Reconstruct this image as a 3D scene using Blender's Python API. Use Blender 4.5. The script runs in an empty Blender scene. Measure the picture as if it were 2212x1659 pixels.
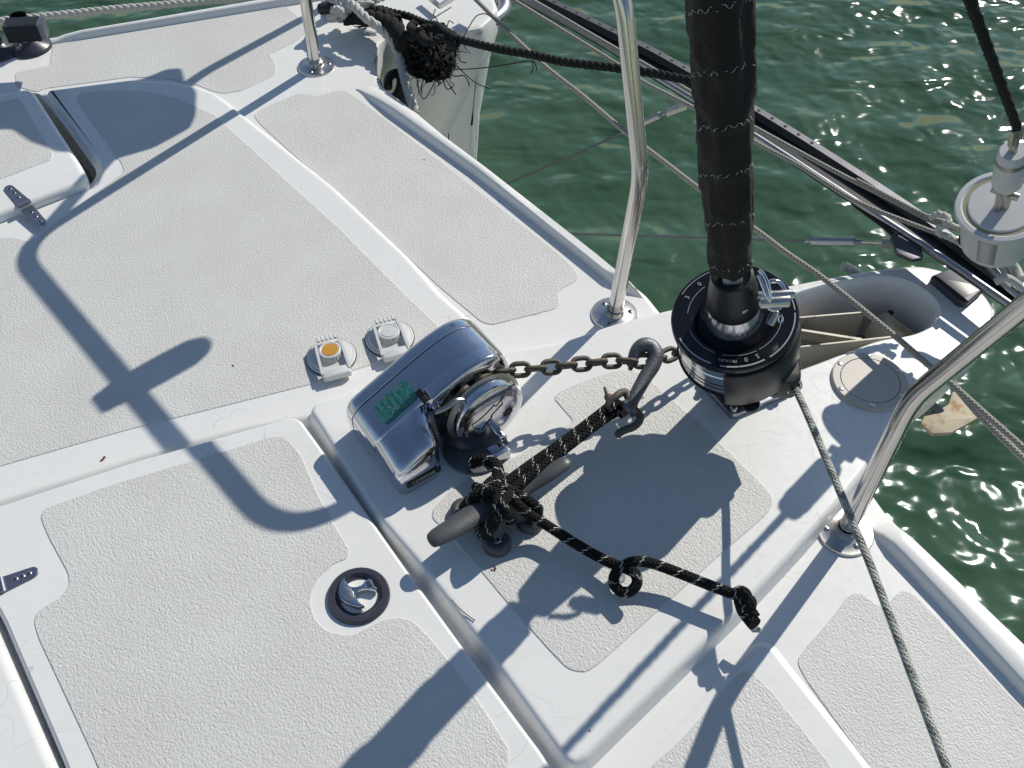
import bpy, math, random
from mathutils import Vector, Matrix, noise
from mathutils.geometry import tessellate_polygon
random.seed(7)
scn = bpy.context.scene
col = scn.collection
# ------------------------------------------------------------------ camera, world, sun
FPX, PITCH, EYE = 2150.0, math.radians(50), 1.25       # focal length in 2212-px units, downward pitch, eye height over the deck
cam = bpy.data.objects.new('camera', bpy.data.cameras.new('camera'))
cam.data.sensor_width = 36; cam.data.lens = 36 * FPX / 2212
cam.data.clip_start = .02; cam.data.clip_end = 2000
cam.location = (0, 0, EYE); cam.rotation_euler = (math.radians(90) - PITCH, 0, 0)
col.objects.link(cam); scn.camera = cam
AZ, EL = math.radians(40), math.radians(38)            # sun azimuth from +Y towards +X, elevation
SUN = Vector((math.sin(AZ) * math.cos(EL), math.cos(AZ) * math.cos(EL), math.sin(EL)))
world = bpy.data.worlds.new('World'); scn.world = world; world.use_nodes = True
wn = world.node_tree; bg = wn.nodes['Background']
sky = wn.nodes.new('ShaderNodeTexSky'); sky.sky_type = 'NISHITA'; sky.sun_disc = False
sky.sun_elevation = EL; sky.sun_rotation = AZ; sky.air_density = 1.15; sky.dust_density = .15; sky.ozone_density = 1.6
wn.links.new(sky.outputs[0], bg.inputs[0]); bg.inputs[1].default_value = .085
sl = bpy.data.lights.new('sun', 'SUN'); sl.energy = 4.1; sl.angle = math.radians(.5); sl.color = (1, .95, .855)
so = bpy.data.objects.new('sun', sl); so.rotation_euler = SUN.to_track_quat('Z', 'Y').to_euler(); col.objects.link(so)
scn.view_settings.view_transform = 'Standard'; scn.view_settings.look = 'None'
scn.view_settings.exposure = 0; scn.view_settings.gamma = 1; scn.view_settings.use_curve_mapping = False

# ------------------------------------------------------------------ survey helpers
CR = Vector((1, 0, 0)); CF = Vector((0, math.cos(PITCH), -math.sin(PITCH))); CU = Vector((0, math.sin(PITCH), math.cos(PITCH)))
def at(x, y, z=0.0):
    """survey point: where the sight line through photo position x, y meets the level z"""
    d = CF * FPX + CR * (x - 1106) + CU * (829.5 - y)
    return Vector((0, 0, EYE)) + d * ((z - EYE) / d.z)
def ats(pts, z=0.0): return [at(p[0], p[1], p[2] if len(p) > 2 else z) for p in pts]
FW = Vector((math.cos(math.radians(35)), math.sin(math.radians(35)), 0))     # boat forward
PT = Vector((-FW.y, FW.x, 0)); SB = -PT; Z = Vector((0, 0, 1))
ZS, ZP, ZL, ZC = 0.0, .012, .030, .030                 # strip, platform, locker lid, central plate levels

# ------------------------------------------------------------------ materials
def mat(name, base, rough=.5, metal=0, spec=.5, coat=0):
    m = bpy.data.materials.new(name); m.use_nodes = True
    b = m.node_tree.nodes['Principled BSDF']
    b.inputs['Base Color'].default_value = (*base, 1); b.inputs['Roughness'].default_value = rough
    b.inputs['Metallic'].default_value = metal; b.inputs['Specular IOR Level'].default_value = spec
    b.inputs['Coat Weight'].default_value = coat
    return m
class G:
    def __init__(s, m): s.m = m; s.t = m.node_tree; s.b = s.t.nodes['Principled BSDF']
    def n(s, typ, **k):
        nd = s.t.nodes.new(typ)
        for a, v in k.items(): setattr(nd, a, v)
        return nd
    def l(s, a, b): s.t.links.new(a, b)
    def coord(s, kind='Object', scale=(1, 1, 1), rot=(0, 0, 0)):
        tc = s.n('ShaderNodeTexCoord'); mp = s.n('ShaderNodeMapping')
        mp.inputs['Scale'].default_value = scale; mp.inputs['Rotation'].default_value = rot
        s.l(tc.outputs[kind], mp.inputs[0]); return mp.outputs[0]
    def noise(s, co, scale, detail=3, rough=.5, dist=0):
        t = s.n('ShaderNodeTexNoise'); t.inputs['Scale'].default_value = scale; t.inputs['Detail'].default_value = detail
        t.inputs['Roughness'].default_value = rough; t.inputs['Distortion'].default_value = dist
        s.l(co, t.inputs['Vector']); return t.outputs['Fac']
    def vor(s, co, scale, feature='F1'):
        t = s.n('ShaderNodeTexVoronoi', feature=feature); t.inputs['Scale'].default_value = scale
        s.l(co, t.inputs['Vector']); return t.outputs['Distance']
    def math(s, op, a, b=0.0, c=None):
        t = s.n('ShaderNodeMath', operation=op)
        for i, v in enumerate((a, b, c)):
            if v is None: continue
            if isinstance(v, (int, float)): t.inputs[i].default_value = v
            else: s.l(v, t.inputs[i])
        return t.outputs[0]
    def ramp(s, f, stops):
        t = s.n('ShaderNodeValToRGB'); e = t.color_ramp.elements
        while len(e) < len(stops): e.new(.5)
        for i, (p, c) in enumerate(stops): e[i].position = p; e[i].color = (*c, 1) if len(c) == 3 else c
        s.l(f, t.inputs[0]); return t.outputs[0]
    def mix(s, f, a, b):
        t = s.n('ShaderNodeMix', data_type='RGBA')
        if isinstance(f, (int, float)): t.inputs[0].default_value = f
        else: s.l(f, t.inputs[0])
        for i, v in ((6, a), (7, b)):
            if isinstance(v, tuple): t.inputs[i].default_value = (*v, 1)
            else: s.l(v, t.inputs[i])
        return t.outputs[2]
    def bump(s, h, dist, strength=1.0, prev=None):
        t = s.n('ShaderNodeBump'); t.inputs['Distance'].default_value = dist; t.inputs['Strength'].default_value = strength
        s.l(h, t.inputs['Height'])
        if prev is not None: s.l(prev, t.inputs['Normal'])
        s.l(t.outputs[0], s.b.inputs['Normal']); return t.outputs[0]
    def base(s, c): s.l(c, s.b.inputs['Base Color'])
    def rough(s, c): s.l(c, s.b.inputs['Roughness'])
WH = (.80, .795, .775)
def gelcoat(name, cracks=True, tint=WH):
    m = mat(name, tint, .28, 0, .5); g = G(m); co = g.coord()
    n1 = g.noise(co, 5, 4, .6); n2 = g.noise(co, 60, 3, .6)
    c = g.ramp(n1, [(.3, tuple(x * .965 for x in tint)), (.65, tint)])
    sco = g.coord('Object', (1, 9, 1), (0, 0, .6)); sf = g.ramp(g.noise(sco, 9, 5, .7), [(.55, (0, 0, 0)), (.80, (1, 1, 1))])
    c = g.mix(g.math('MULTIPLY', sf, .30), c, tuple(x * .80 for x in tint))
    gr = g.ramp(g.noise(co, 2.2, 6, .7), [(.50, (0, 0, 0)), (.75, (1, 1, 1))]); c = g.mix(g.math('MULTIPLY', gr, .16), c, (.60, .565, .50))
    sp = g.math('GREATER_THAN', g.noise(co, 240, 2, .5), .775)
    c = g.mix(g.math('MULTIPLY', sp, .35), c, (.40, .36, .30))
    if cracks:
        wco = g.n('ShaderNodeVectorMath', operation='ADD')
        nz = g.n('ShaderNodeTexNoise'); nz.inputs['Scale'].default_value = 9; nz.inputs['Detail'].default_value = 2; g.l(co, nz.inputs['Vector'])
        sc = g.n('ShaderNodeVectorMath', operation='SCALE'); sc.inputs['Scale'].default_value = .12
        g.l(nz.outputs['Color'], sc.inputs[0]); g.l(co, wco.inputs[0]); g.l(sc.outputs[0], wco.inputs[1])
        e = g.vor(wco.outputs[0], 11, 'DISTANCE_TO_EDGE')
        ln = g.math('LESS_THAN', e, .0045)
        msk = g.math('GREATER_THAN', g.noise(co, 3.1, 2, .5), .56)
        c = g.mix(g.math('MULTIPLY', g.math('MULTIPLY', ln, msk), .30), c, (.30, .27, .22))
    g.base(c); g.rough(g.math('MULTIPLY_ADD', n2, .18, .20)); g.bump(n1, .0012, .5)
    return m
M_gel = gelcoat('gelcoat'); M_hull = gelcoat('hull_gelcoat', False)
def nonskid():
    m = mat('nonskid_gelcoat', (.72, .72, .70), .5, 0, .35); g = G(m)
    co = g.coord('Object', (1, 1, 1), (0, 0, math.radians(-32)))
    a = g.n('ShaderNodeMapping'); a.inputs['Scale'].default_value = (1, .62, 1); g.l(co, a.inputs[0])
    b = g.n('ShaderNodeMapping'); b.inputs['Scale'].default_value = (.6, 1, 1); b.inputs['Rotation'].default_value = (0, 0, .25); g.l(co, b.inputs[0])
    h1 = g.vor(a.outputs[0], 410, 'SMOOTH_F1'); h2 = g.noise(b.outputs[0], 430, 2, .55, .6)
    h = g.math('ADD', g.math('MULTIPLY', h1, -.8), g.math('MULTIPLY', h2, 1.1))
    g.bump(h, .00115, .8)
    n1 = g.noise(co, 7, 5, .65); n3 = g.noise(co, 70, 2, .5)
    c = g.ramp(n1, [(.3, (.61, .60, .575)), (.7, (.68, .675, .65))])
    st = g.ramp(g.noise(co, 3.3, 4, .65), [(.55, (0, 0, 0)), (.74, (1, 1, 1))])
    c = g.mix(g.math('MULTIPLY', st, .30), c, (.58, .53, .45))
    c = g.mix(g.math('MULTIPLY', n3, .12), c, (.50, .49, .46))
    g.base(c); return m
M_skid = nonskid()
def water():
    m = mat('harbour_water', (.017, .066, .034), .115, 0, .5); g = G(m); g.b.inputs['IOR'].default_value = 1.33
    g.b.inputs['Specular IOR Level'].default_value = .45; g.b.inputs['Specular Tint'].default_value = (.74, .88, .94, 1)
    co = g.coord('Object', (1, 1.7, 1), (0, 0, math.radians(-28)))
    n0 = g.noise(co, 1.1, 2, .5, .3); n1 = g.noise(co, 3.4, 2, .45, .5); n2 = g.noise(g.coord(), 11, 1, .4, .2)
    b = g.bump(n0, .12); b = g.bump(n1, .032, 1, b); g.bump(n2, .0165, 1, b)
    c = g.ramp(g.noise(co, 1.6, 3, .6), [(.3, (.034, .078, .044)), (.7, (.058, .112, .068))])
    g.base(c); return m
M_water = water()
def metal(name, base, rough, spots=.0, dirt=(.2, .15, .1), bump=0, sc=90):
    m = mat(name, base, rough, 1); g = G(m); co = g.coord()
    n = g.noise(co, sc, 4, .65)
    g.base(g.mix(g.math('MULTIPLY', g.math('GREATER_THAN', n, .60), spots), base, dirt))
    g.rough(g.math('MULTIPLY_ADD', g.noise(co, sc * .4, 3, .6), .14, max(rough - .05, .01)))
    if bump: g.bump(n, bump)
    return m
M_chrome = metal('chrome', (.66, .66, .70), .10, .40, (.44, .42, .43), .00018, 190)
M_steel = metal('polished_stainless_tube', (.62, .60, .57), .17, .10, (.30, .26, .2))
M_flange = metal('stainless_flange', (.58, .56, .53), .26, .2, (.34, .29, .22))
M_alu = metal('brushed_aluminium', (.36, .37, .40), .38, .3, (.2, .2, .2))
M_dull = metal('dull_grey_extrusion', (.12, .12, .135), .5, .3, (.08, .08, .08))
M_strap = metal('satin_hinge_strap', (.30, .31, .38), .42, .2, (.3, .25, .2))
M_plate = metal('weathered_roller_plate', (.48, .46, .41), .42, .5, (.16, .12, .07), .0004, 45)
M_cheek = metal('dull_galvanised_cheek', (.40, .38, .33), .5, .5, (.18, .13, .08), .0004, 30); M_cheek.node_tree.nodes['Principled BSDF'].inputs['Metallic'].default_value = .25
def rusty(name, a, b, rust, amt=.5, scale=120, rough=.65, met=.6):
    m = mat(name, a, rough, met); g = G(m); co = g.coord()
    c = g.mix(g.noise(co, scale, 4, .6), a, b)
    r = g.ramp(g.noise(co, 28, 4, .7), [(.60 - amt * .2, (0, 0, 0)), (.72 - amt * .2, (1, 1, 1))])
    g.base(g.mix(r, c, rust)); g.bump(g.noise(co, scale * 4, 4, .6), .0008); return m
M_chain = rusty('galvanised_chain', (.10, .095, .08), (.17, .16, .13), (.13, .08, .05), .22)
M_rust = rusty('rusty_steel', (.22, .16, .12), (.30, .24, .19), (.20, .08, .035), .9, 160, .75, .3)
M_galv = rusty('grey_galvanised', (.115, .125, .14), (.17, .18, .195), (.19, .15, .12), .05, 60, .5, .6)
M_cream = rusty('rust_streaked_cream', (.46, .40, .28), (.52, .46, .34), (.34, .20, .08), .5, 40, .7, 0)
def plain(name, c, r, var=.25, bump=0, sc=120, **k):
    m = mat(name, c, r, **k); g = G(m); co = g.coord(); n = g.noise(co, sc, 3, .6)
    g.base(g.mix(g.math('MULTIPLY', n, var), c, tuple(min(1, x * 1.9 + .02) for x in c)))
    if bump: g.bump(n, bump)
    return m
M_black = plain('black_moulded_plastic', (.013, .013, .014), .38)
M_gloss = plain('gloss_black_disc', (.008, .008, .009), .16, .1)
M_rubber = plain('black_rubber', (.012, .012, .013), .6)
M_cleat = plain('grey_black_cleat_alloy', (.055, .058, .062), .42, .5, .0003, 300)
M_navy = plain('dark_navy_plastic', (.034, .035, .050), .34)
M_print = mat('pale_grey_print', (.42, .42, .46), .5)
M_wplast = plain('white_plastic', (.60, .60, .59), .4, .1)
M_beige = plain('pale_beige_plastic', (.50, .455, .40), .45, .1)
M_amber = plain('amber_stained_disc', (.52, .25, .035), .4, .2, 0, 60)
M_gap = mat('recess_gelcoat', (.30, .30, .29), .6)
M_dark = mat('dark_recess', (.02, .02, .02), .7)
M_bone = mat('white_thread', (.40, .39, .36), .7)
M_foil = plain('anodised_foil_section', (.55, .55, .56), .35, .1)
def cloth():
    m = mat('black_sail_cover_cloth', (.014, .013, .012), .85, 0, .25); g = G(m); co = g.coord()
    n = g.noise(co, 22, 4, .6); w = g.noise(co, 900, 1)
    g.base(g.mix(n, (.008, .008, .008), (.030, .026, .022)))
    b = g.bump(g.noise(co, 34, 3, .55, .8), .004, .8); g.bump(w, .0003, 1, b)
    g.b.inputs['Sheen Weight'].default_value = .05
    return m
M_cloth = cloth()
def ropemat(name, c, fleck=None, period=.024, wid=.12, braid=1.0, rough=.85):
    m = mat(name, c, rough, 0, .2); g = G(m)
    tc = g.n('ShaderNodeTexCoord'); sp = g.n('ShaderNodeSeparateXYZ'); g.l(tc.outputs['UV'], sp.inputs[0])
    u, v = sp.outputs[0], sp.outputs[1]
    a = g.math('SINE', g.math('MULTIPLY_ADD', v, 900.0, g.math('MULTIPLY', u, 2 * math.pi * 6)))
    b = g.math('SINE', g.math('SUBTRACT', g.math('MULTIPLY', v, 900.0), g.math('MULTIPLY', u, 2 * math.pi * 6)))
    h = g.math('MAXIMUM', a, b); g.bump(h, .0009 * braid)
    cc = g.mix(g.math('MULTIPLY_ADD', h, .3, .3), tuple(x * .7 for x in c), tuple(min(1, x * 1.35) for x in c))
    if fleck:
        s1 = g.math('LESS_THAN', g.math('FRACT', g.math('ADD', g.math('DIVIDE', v, period), u)), wid)
        s2 = g.math('LESS_THAN', g.math('FRACT', g.math('MULTIPLY_ADD', v, 170.0, g.math('MULTIPLY', u, 11.0))), .40)
        cc = g.mix(g.math('MULTIPLY', s1, s2), cc, fleck)
    g.base(cc); return m
M_ropeB = ropemat('black_braid_with_white_flecks', (.010, .010, .010), (.50, .50, .48), .027, .15)
M_ropeW = ropemat('white_braid_with_dark_flecks', (.50, .50, .45), (.03, .04, .05), .034, .42)
M_ropeP = ropemat('weathered_white_line', (.42, .40, .35), None)
M_three = plain('white_three_strand_fibre', (.46, .45, .42), .9, .4, .0006, 500)
M_tar = plain('black_laid_fibre', (.006, .006, .006), .95, .4, .0008, 400)
def sticker():
    m = mat('teal_label', (.02, .17, .16), .45); g = G(m); co = g.coord()
    e = g.vor(co, 60, 'DISTANCE_TO_EDGE'); k = g.math('LESS_THAN', e, .028)
    g.base(g.mix(g.math('MULTIPLY', k, .55), (.022, .165, .165), (.28, .27, .12))); return m
M_label = sticker()

# ------------------------------------------------------------------ mesh helpers (geometry tuples V, F, UV, material index)
def emb(me, V, F, UVs):
    me.from_pydata([tuple(v) for v in V], [], F)
    if UVs:
        uv = me.uv_layers.new(name='UVMap'); k = 0
        flat = []
        for f in UVs:
            for c in f: flat += [c[0], c[1]]
        uv.data.foreach_set('uv', flat)
def link(name, geos, mats, parent=None, angle=38, **props):
    if not isinstance(geos, list): geos = [geos]
    if not isinstance(mats, (list, tuple)): mats = [mats]
    V, F, U, MI = [], [], [], []
    anyuv = any(g[2] for g in geos)
    for gi in geos:
        v, f, u = gi[0], gi[1], gi[2]; mi = gi[3] if len(gi) > 3 else 0
        o = len(V); V += list(v); F += [tuple(i + o for i in ff) for ff in f]; MI += [mi] * len(f)
        if anyuv: U += u if u else [[(0, 0)] * len(ff) for ff in f]
    me = bpy.data.meshes.new(name)
    emb(me, V, F, U if anyuv else None)
    for m in mats: me.materials.append(m)
    if len(mats) > 1: me.polygons.foreach_set('material_index', MI)
    me.shade_smooth(); me.set_sharp_from_angle(angle=math.radians(angle))
    o = bpy.data.objects.new(name, me); col.objects.link(o)
    if parent is not None:
        o.parent = parent
        if parent.type == 'EMPTY': o.matrix_parent_inverse = Matrix.Translation(-Vector(parent.location))
    for k, v in props.items(): o[k] = v
    return o
def thing(name, label, cat, loc, group=None):
    o = bpy.data.objects.new(name, None); o.empty_display_size = .03; o.location = loc
    col.objects.link(o); o['label'] = label; o['category'] = cat
    if group: o['group'] = group
    return o
def tag(o, label, cat, group=None):
    o['label'] = label; o['category'] = cat
    if group: o['group'] = group
    return o
def frames(P, closed=False):
    n = len(P); T = []
    for i in range(n):
        a = P[(i - 1) % n] if (closed or i > 0) else P[i]; b = P[(i + 1) % n] if (closed or i < n - 1) else P[i]
        T.append((b - a).normalized())
    up = Vector((0, 0, 1)) if abs(T[0].z) < .9 else Vector((1, 0, 0))
    N = [(up - T[0] * up.dot(T[0])).normalized()]
    for i in range(1, n):
        v = N[-1] - T[i] * N[-1].dot(T[i]); N.append(v.normalized())
    return T, N, [T[i].cross(N[i]) for i in range(n)]
def sweep(P, r, n=12, closed=False, caps=True, sec=None, twist=0):
    """tube along P; r number or list; sec optional closed list of (a, b) multipliers"""
    P = [Vector(p) for p in P]; T, N, B = frames(P, closed); m = len(P)
    R = r if isinstance(r, (list, tuple)) else [r] * m
    sec = sec or [(math.cos(2 * math.pi * k / n), math.sin(2 * math.pi * k / n)) for k in range(n)]
    n = len(sec); V, F, U = [], [], []; L = [0]
    for i in range(1, m): L.append(L[-1] + (P[i] - P[i - 1]).length)
    if closed: L.append(L[-1] + (P[0] - P[-1]).length)
    for i in range(m):
        for a, b in sec: V.append(P[i] + N[i] * a * R[i] + B[i] * b * R[i])
    for i in range(m if closed else m - 1):
        j = (i + 1) % m
        for k in range(n):
            k2 = (k + 1) % n
            F.append((i * n + k, i * n + k2, j * n + k2, j * n + k))
            U.append([(k / n, L[i]), ((k + 1) / n, L[i]), ((k + 1) / n, L[i + 1]), (k / n, L[i + 1])])
    if caps and not closed:
        F.append(tuple(range(n - 1, -1, -1))); U.append([(0, L[0])] * n)
        F.append(tuple((m - 1) * n + k for k in range(n))); U.append([(0, L[-1])] * n)
    return V, F, U
def spline(P, step=8, closed=False):
    P = [Vector(p) for p in P]; n = len(P); out = []
    for i in range(n if closed else n - 1):
        if closed: a, b, c, d = P[(i - 1) % n], P[i], P[(i + 1) % n], P[(i + 2) % n]
        else: a, b, c, d = P[max(i - 1, 0)], P[i], P[i + 1], P[min(i + 2, n - 1)]
        for k in range(step):
            t = k / step
            out.append(.5 * ((2 * b) + (c - a) * t + (2 * a - 5 * b + 4 * c - d) * t * t + (3 * b - a - 3 * c + d) * t ** 3))
    if not closed: out.append(P[-1])
    return out
def resample(P, d):
    out = [P[0]]; acc = 0
    for i in range(1, len(P)):
        seg = P[i] - P[i - 1]; L = seg.length; t = d - acc
        while t <= L and L > 0: out.append(P[i - 1] + seg * (t / L)); t += d
        acc = L - (t - d)
    return out
def bendpath(P, r, k=7):
    P = [Vector(p) for p in P]; out = [P[0]]
    for i in range(1, len(P) - 1):
        rr = r[i - 1] if isinstance(r, (list, tuple)) else r
        a = (P[i - 1] - P[i]); b = (P[i + 1] - P[i]); d = min(rr, a.length * .48, b.length * .48)
        A = P[i] + a.normalized() * d; Bp = P[i] + b.normalized() * d
        for q in range(k + 1):
            t = q / k; out.append(A * (1 - t) ** 2 + P[i] * 2 * t * (1 - t) + Bp * t * t)
    out.append(P[-1]); return out
def laid(P, R, pitch, strands=3, n=7, d=None):
    """three-strand laid rope"""
    P = resample(P, d or pitch / 10); T, N, B = frames(P); G_ = []
    for s in range(strands):
        Q = []; L = 0
        for i, p in enumerate(P):
            if i: L += (P[i] - P[i - 1]).length
            a = 2 * math.pi * (L / pitch + s / strands)
            Q.append(p + (N[i] * math.cos(a) + B[i] * math.sin(a)) * R * .5)
        G_.append(sweep(Q, R * .56, n))
    return G_
def basis(o, z, x=None):
    z = Vector(z).normalized(); x = Vector(x) if x is not None else (Vector((1, 0, 0)) if abs(z.x) < .9 else Vector((0, 1, 0)))
    x = (x - z * x.dot(z)).normalized(); return Vector(o), x, z.cross(x), z
def tr(g, b):
    o, x, y, z = b; return ([o + x * v[0] + y * v[1] + z * v[2] for v in g[0]],) + tuple(g[1:])
def lathe(prof, n=48, frac=1.0, start=0.0):
    """profile of (r, z) about z"""
    V, F = [], []; m = len(prof); full = frac >= 1; c = n if full else n + 1
    for k in range(c):
        a = 2 * math.pi * (start + frac * k / n)
        for r, z in prof: V.append(Vector((r * math.cos(a), r * math.sin(a), z)))
    for k in range(n):
        k2 = (k + 1) % c
        for i in range(m - 1):
            a, b, c2, d = k * m + i, k2 * m + i, k2 * m + i + 1, k * m + i + 1
            if prof[i][0] < 1e-7: F.append((a, c2, d))
            elif prof[i + 1][0] < 1e-7: F.append((a, b, d))
            else: F.append((a, b, c2, d))
    return V, F, None
def dome(r, h, n=20, k=5, z=0): return lathe([(r, z)] + [(r * math.cos(math.pi / 2 * i / k), z + h * math.sin(math.pi / 2 * i / k)) for i in range(1, k)] + [(0, z + h)], n)
def cyl(r, z0, z1, n=32, bev=None):
    b = bev if bev is not None else min(r, abs(z1 - z0)) * .15
    return lathe([(0, z0), (r - b, z0), (r, z0 + b), (r, z1 - b), (r - b * .3, z1 - b * .3), (r - b, z1), (0, z1)], n)
def area(P): return sum(P[i].x * P[(i + 1) % len(P)].y - P[(i + 1) % len(P)].x * P[i].y for i in range(len(P))) / 2
def ccw(P): return P if area(P) > 0 else P[::-1]
def roundp(P, r, k=6):
    P = [Vector((p[0], p[1], 0)) for p in P]; n = len(P); out = []
    for i in range(n):
        rr = r[i] if isinstance(r, (list, tuple)) else r
        a = P[i - 1] - P[i]; b = P[(i + 1) % n] - P[i]
        if a.length < 1e-6 or b.length < 1e-6: continue
        d = min(rr, a.length * .45, b.length * .45); A = P[i] + a.normalized() * d; B = P[i] + b.normalized() * d
        ang = a.angle(b); kk = 1 if ang > math.radians(170) else k
        for q in range(kk + 1):
            t = q / kk; out.append(A * (1 - t) ** 2 + P[i] * 2 * t * (1 - t) + B * t * t)
    return out
def offset(P, d):
    """P ccw, d > 0 moves inwards"""
    n = len(P); out = []
    for i in range(n):
        a = (P[i] - P[i - 1]); b = (P[(i + 1) % n] - P[i])
        if a.length < 1e-9: a = b
        if b.length < 1e-9: b = a
        a.normalize(); b.normalize(); na = Vector((-a.y, a.x, 0)); nb = Vector((-b.y, b.x, 0)); m = na + nb
        m = m.normalized() if m.length > 1e-6 else na
        out.append(P[i] + m * d / max(m.dot(na), .5))
    return out
def plateau(P, prof, hole=None, hprof=None, capz=None, bottom=False):
    """P outline (ccw xy); prof list of (inset, z) from the foot to the top edge, the top is filled"""
    P = ccw(P); V, F = [], []; n = len(P); rings = []
    for d, z in prof:
        s = len(V); V += [Vector((p.x, p.y, z)) for p in offset(P, d)]; rings.append(s)
    for a, b in zip(rings, rings[1:]):
        for i in range(n):
            j = (i + 1) % n; F.append((a + i, a + j, b + j, b + i))
    loops = [[V[rings[-1] + i] for i in range(n)]]; idx = [rings[-1] + i for i in range(n)]
    if hole is not None:
        H = ccw(hole)[::-1]; m = len(H); hr = []
        for d, z in hprof:                                  # inset d is measured away from the opening
            s = len(V); V += [Vector((p.x, p.y, z)) for p in offset(H, d)]; hr.append(s)
        for a, b in zip(hr, hr[1:]):
            for i in range(m):
                j = (i + 1) % m; F.append((a + i, a + j, b + j, b + i))
        loops.append([V[hr[-1] + i] for i in range(m)]); idx += [hr[-1] + i for i in range(m)]
    for t in tessellate_polygon(loops):
        a, b, c = (idx[k] for k in t)
        if (V[b] - V[a]).cross(V[c] - V[a]).z < 0: b, c = c, b
        F.append((a, b, c))
    return V, F, None
def prism(P, z0, z1, bev=.0):
    P = ccw([Vector((p[0], p[1], 0)) for p in P])
    prof = [(0, z0), (0, z1 - bev), (bev * .3, z1 - bev * .3), (bev, z1)] if bev else [(0, z0), (0, z1)]
    g = plateau(P, prof); n = len(P); g[1].append(tuple(range(n - 1, -1, -1))); return g
def box(sx, sy, sz, bev=.001, z0=0):
    P = roundp([(-sx / 2, -sy / 2), (sx / 2, -sy / 2), (sx / 2, sy / 2), (-sx / 2, sy / 2)], bev * 1.5, 3)
    return prism(P, z0, z0 + sz, bev)
def arc(c, r0, r1, k=5):  # quarter profile from (0,c) etc.
    return [(r0 * (1 - math.cos(math.pi / 2 * i / k)), c + r1 * math.sin(math.pi / 2 * i / k)) for i in range(k + 1)]
def textgeo(s, size, ext, b, mi=0):
    cu = bpy.data.curves.new('t', 'FONT'); cu.body = s; cu.size = size; cu.extrude = ext; cu.align_x = 'CENTER'; cu.align_y = 'CENTER'; cu.resolution_u = 2
    ob = bpy.data.objects.new('t', cu); me = ob.to_mesh()
    g = ([v.co.copy() for v in me.vertices], [tuple(p.vertices) for p in me.polygons], None)
    ob.to_mesh_clear(); bpy.data.objects.remove(ob); bpy.data.curves.remove(cu)
    return tr(g, b) + (mi,)
def screw(parent, p, n=Z, r=.005, h=.0016, m=None, slot=True):
    b = basis(p, n, FW); g = [tr(dome(r, h, 14, 3), b)]
    if slot:
        for a in (0, 1):
            q = box(r * (1.25 if a else .3), r * (.3 if a else 1.25), .0006, .0001, h * .72); g.append(tr(q, b) + (1,))
    return link('screw', g, [m or M_flange, M_dark], parent)

# ================================================================== SETTING
S = dict(kind='structure')
def poly(px, z=0.0, r=.02): return roundp(ats(px, z), r)
def grow(P, d): return offset(ccw(P), -d)
# water
g = ([Vector((-300, -200, -.95)), Vector((300, -200, -.95)), Vector((300, 400, -.95)), Vector((-300, 400, -.95))], [(0, 1, 2, 3)], None)
link('water', g, M_water, **S)
# deck sheet
deck_px = [(-700, 200), (0, 93), (97, 80), (550, 1), (800, -60), (1000, -60), (1062, -22), (1076, 12), (1068, 34), (1040, 60), (960, 74), (880, 74), (835, 82),
           (819, 97), (809, 116), (811, 143), (826, 183), (898, 237), (1051, 364), (1296, 553), (1400, 636), (1500, 760), (1700, 880), (1850, 1000),
           (1885, 1060), (1922, 1112), (1973, 1159), (2212, 1390), (2700, 1880), (2700, 2600), (-700, 2600)]
DK = roundp(ats(deck_px, 0), .012, 3)
HW = poly([(-500, 280), (0, 212), (60, 200), (86, 203), (204, 353), (209, 378), (196, 398), (168, 405), (0, 470), (-500, 640)], 0, .01)
base = plateau(DK, [(.10, -.95), (.05, -.30), (.006, -.06), (0, -.035), (0, -.012), (.0035, -.0035), (.012, 0), (.014, 0)], HW, [(0, -.09), (0, -.001), (.001, 0)])
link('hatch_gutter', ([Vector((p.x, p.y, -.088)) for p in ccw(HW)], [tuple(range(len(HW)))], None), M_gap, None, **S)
deck = link('deck', base, M_gel, **S)
# platform
P1px = [(102, 195), (283, 172), (367, 177), (428, 188), (465, 203), (508, 236), (533, 257), (716, 403), (876, 553), (943, 630), (1012, 692), (1040, 722), (1035, 752),
        (950, 800), (700, 900), (640, 905), (533, 925), (300, 990), (0, 1085), (-500, 1240), (-500, 640), (174, 414), (208, 402), (220, 376), (214, 350)]
P1 = grow(poly(P1px, ZP, .010), .0)
link('platform', plateau(P1, [(-.011, -.002), (-.008, .0005), (-.005, .003), (-.002, .008), (.0015, .011), (.005, ZP), (.009, ZP)]), M_gel, deck)
# central plate and bow sprit nose with the open roller well
P2px = [(678, 874), (700, 862), (1072, 760), (1212, 739), (1334, 697), (1457, 666), (1570, 644), (1691, 619), (1853, 588), (1921, 578), (1990, 573), (2045, 586), (2092, 608), (2127, 636),
        (2146, 665), (2147, 693), (2125, 725), (2080, 765), (2012, 818), (1960, 870), (1915, 935), (1885, 990), (1850, 1040), (1790, 1105), (1700, 1205), (1600, 1310), (1465, 1440), (1345, 1556), (1262, 1637), (1238, 1648), (1221, 1636),
        (1048, 1396), (915, 1226), (811, 1106), (672, 888)]
P2 = poly(P2px, ZC, .02)
well = poly([(1520, 715), (1640, 672), (1707, 645), (1798, 617), (1902, 601), (1949, 607), (1990, 628), (2017, 652), (2022, 676), (2010, 697), (1985, 711), (1954, 720), (1894, 728), (1735, 789), (1640, 822), (1560, 800)], ZC, .03)
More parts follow.
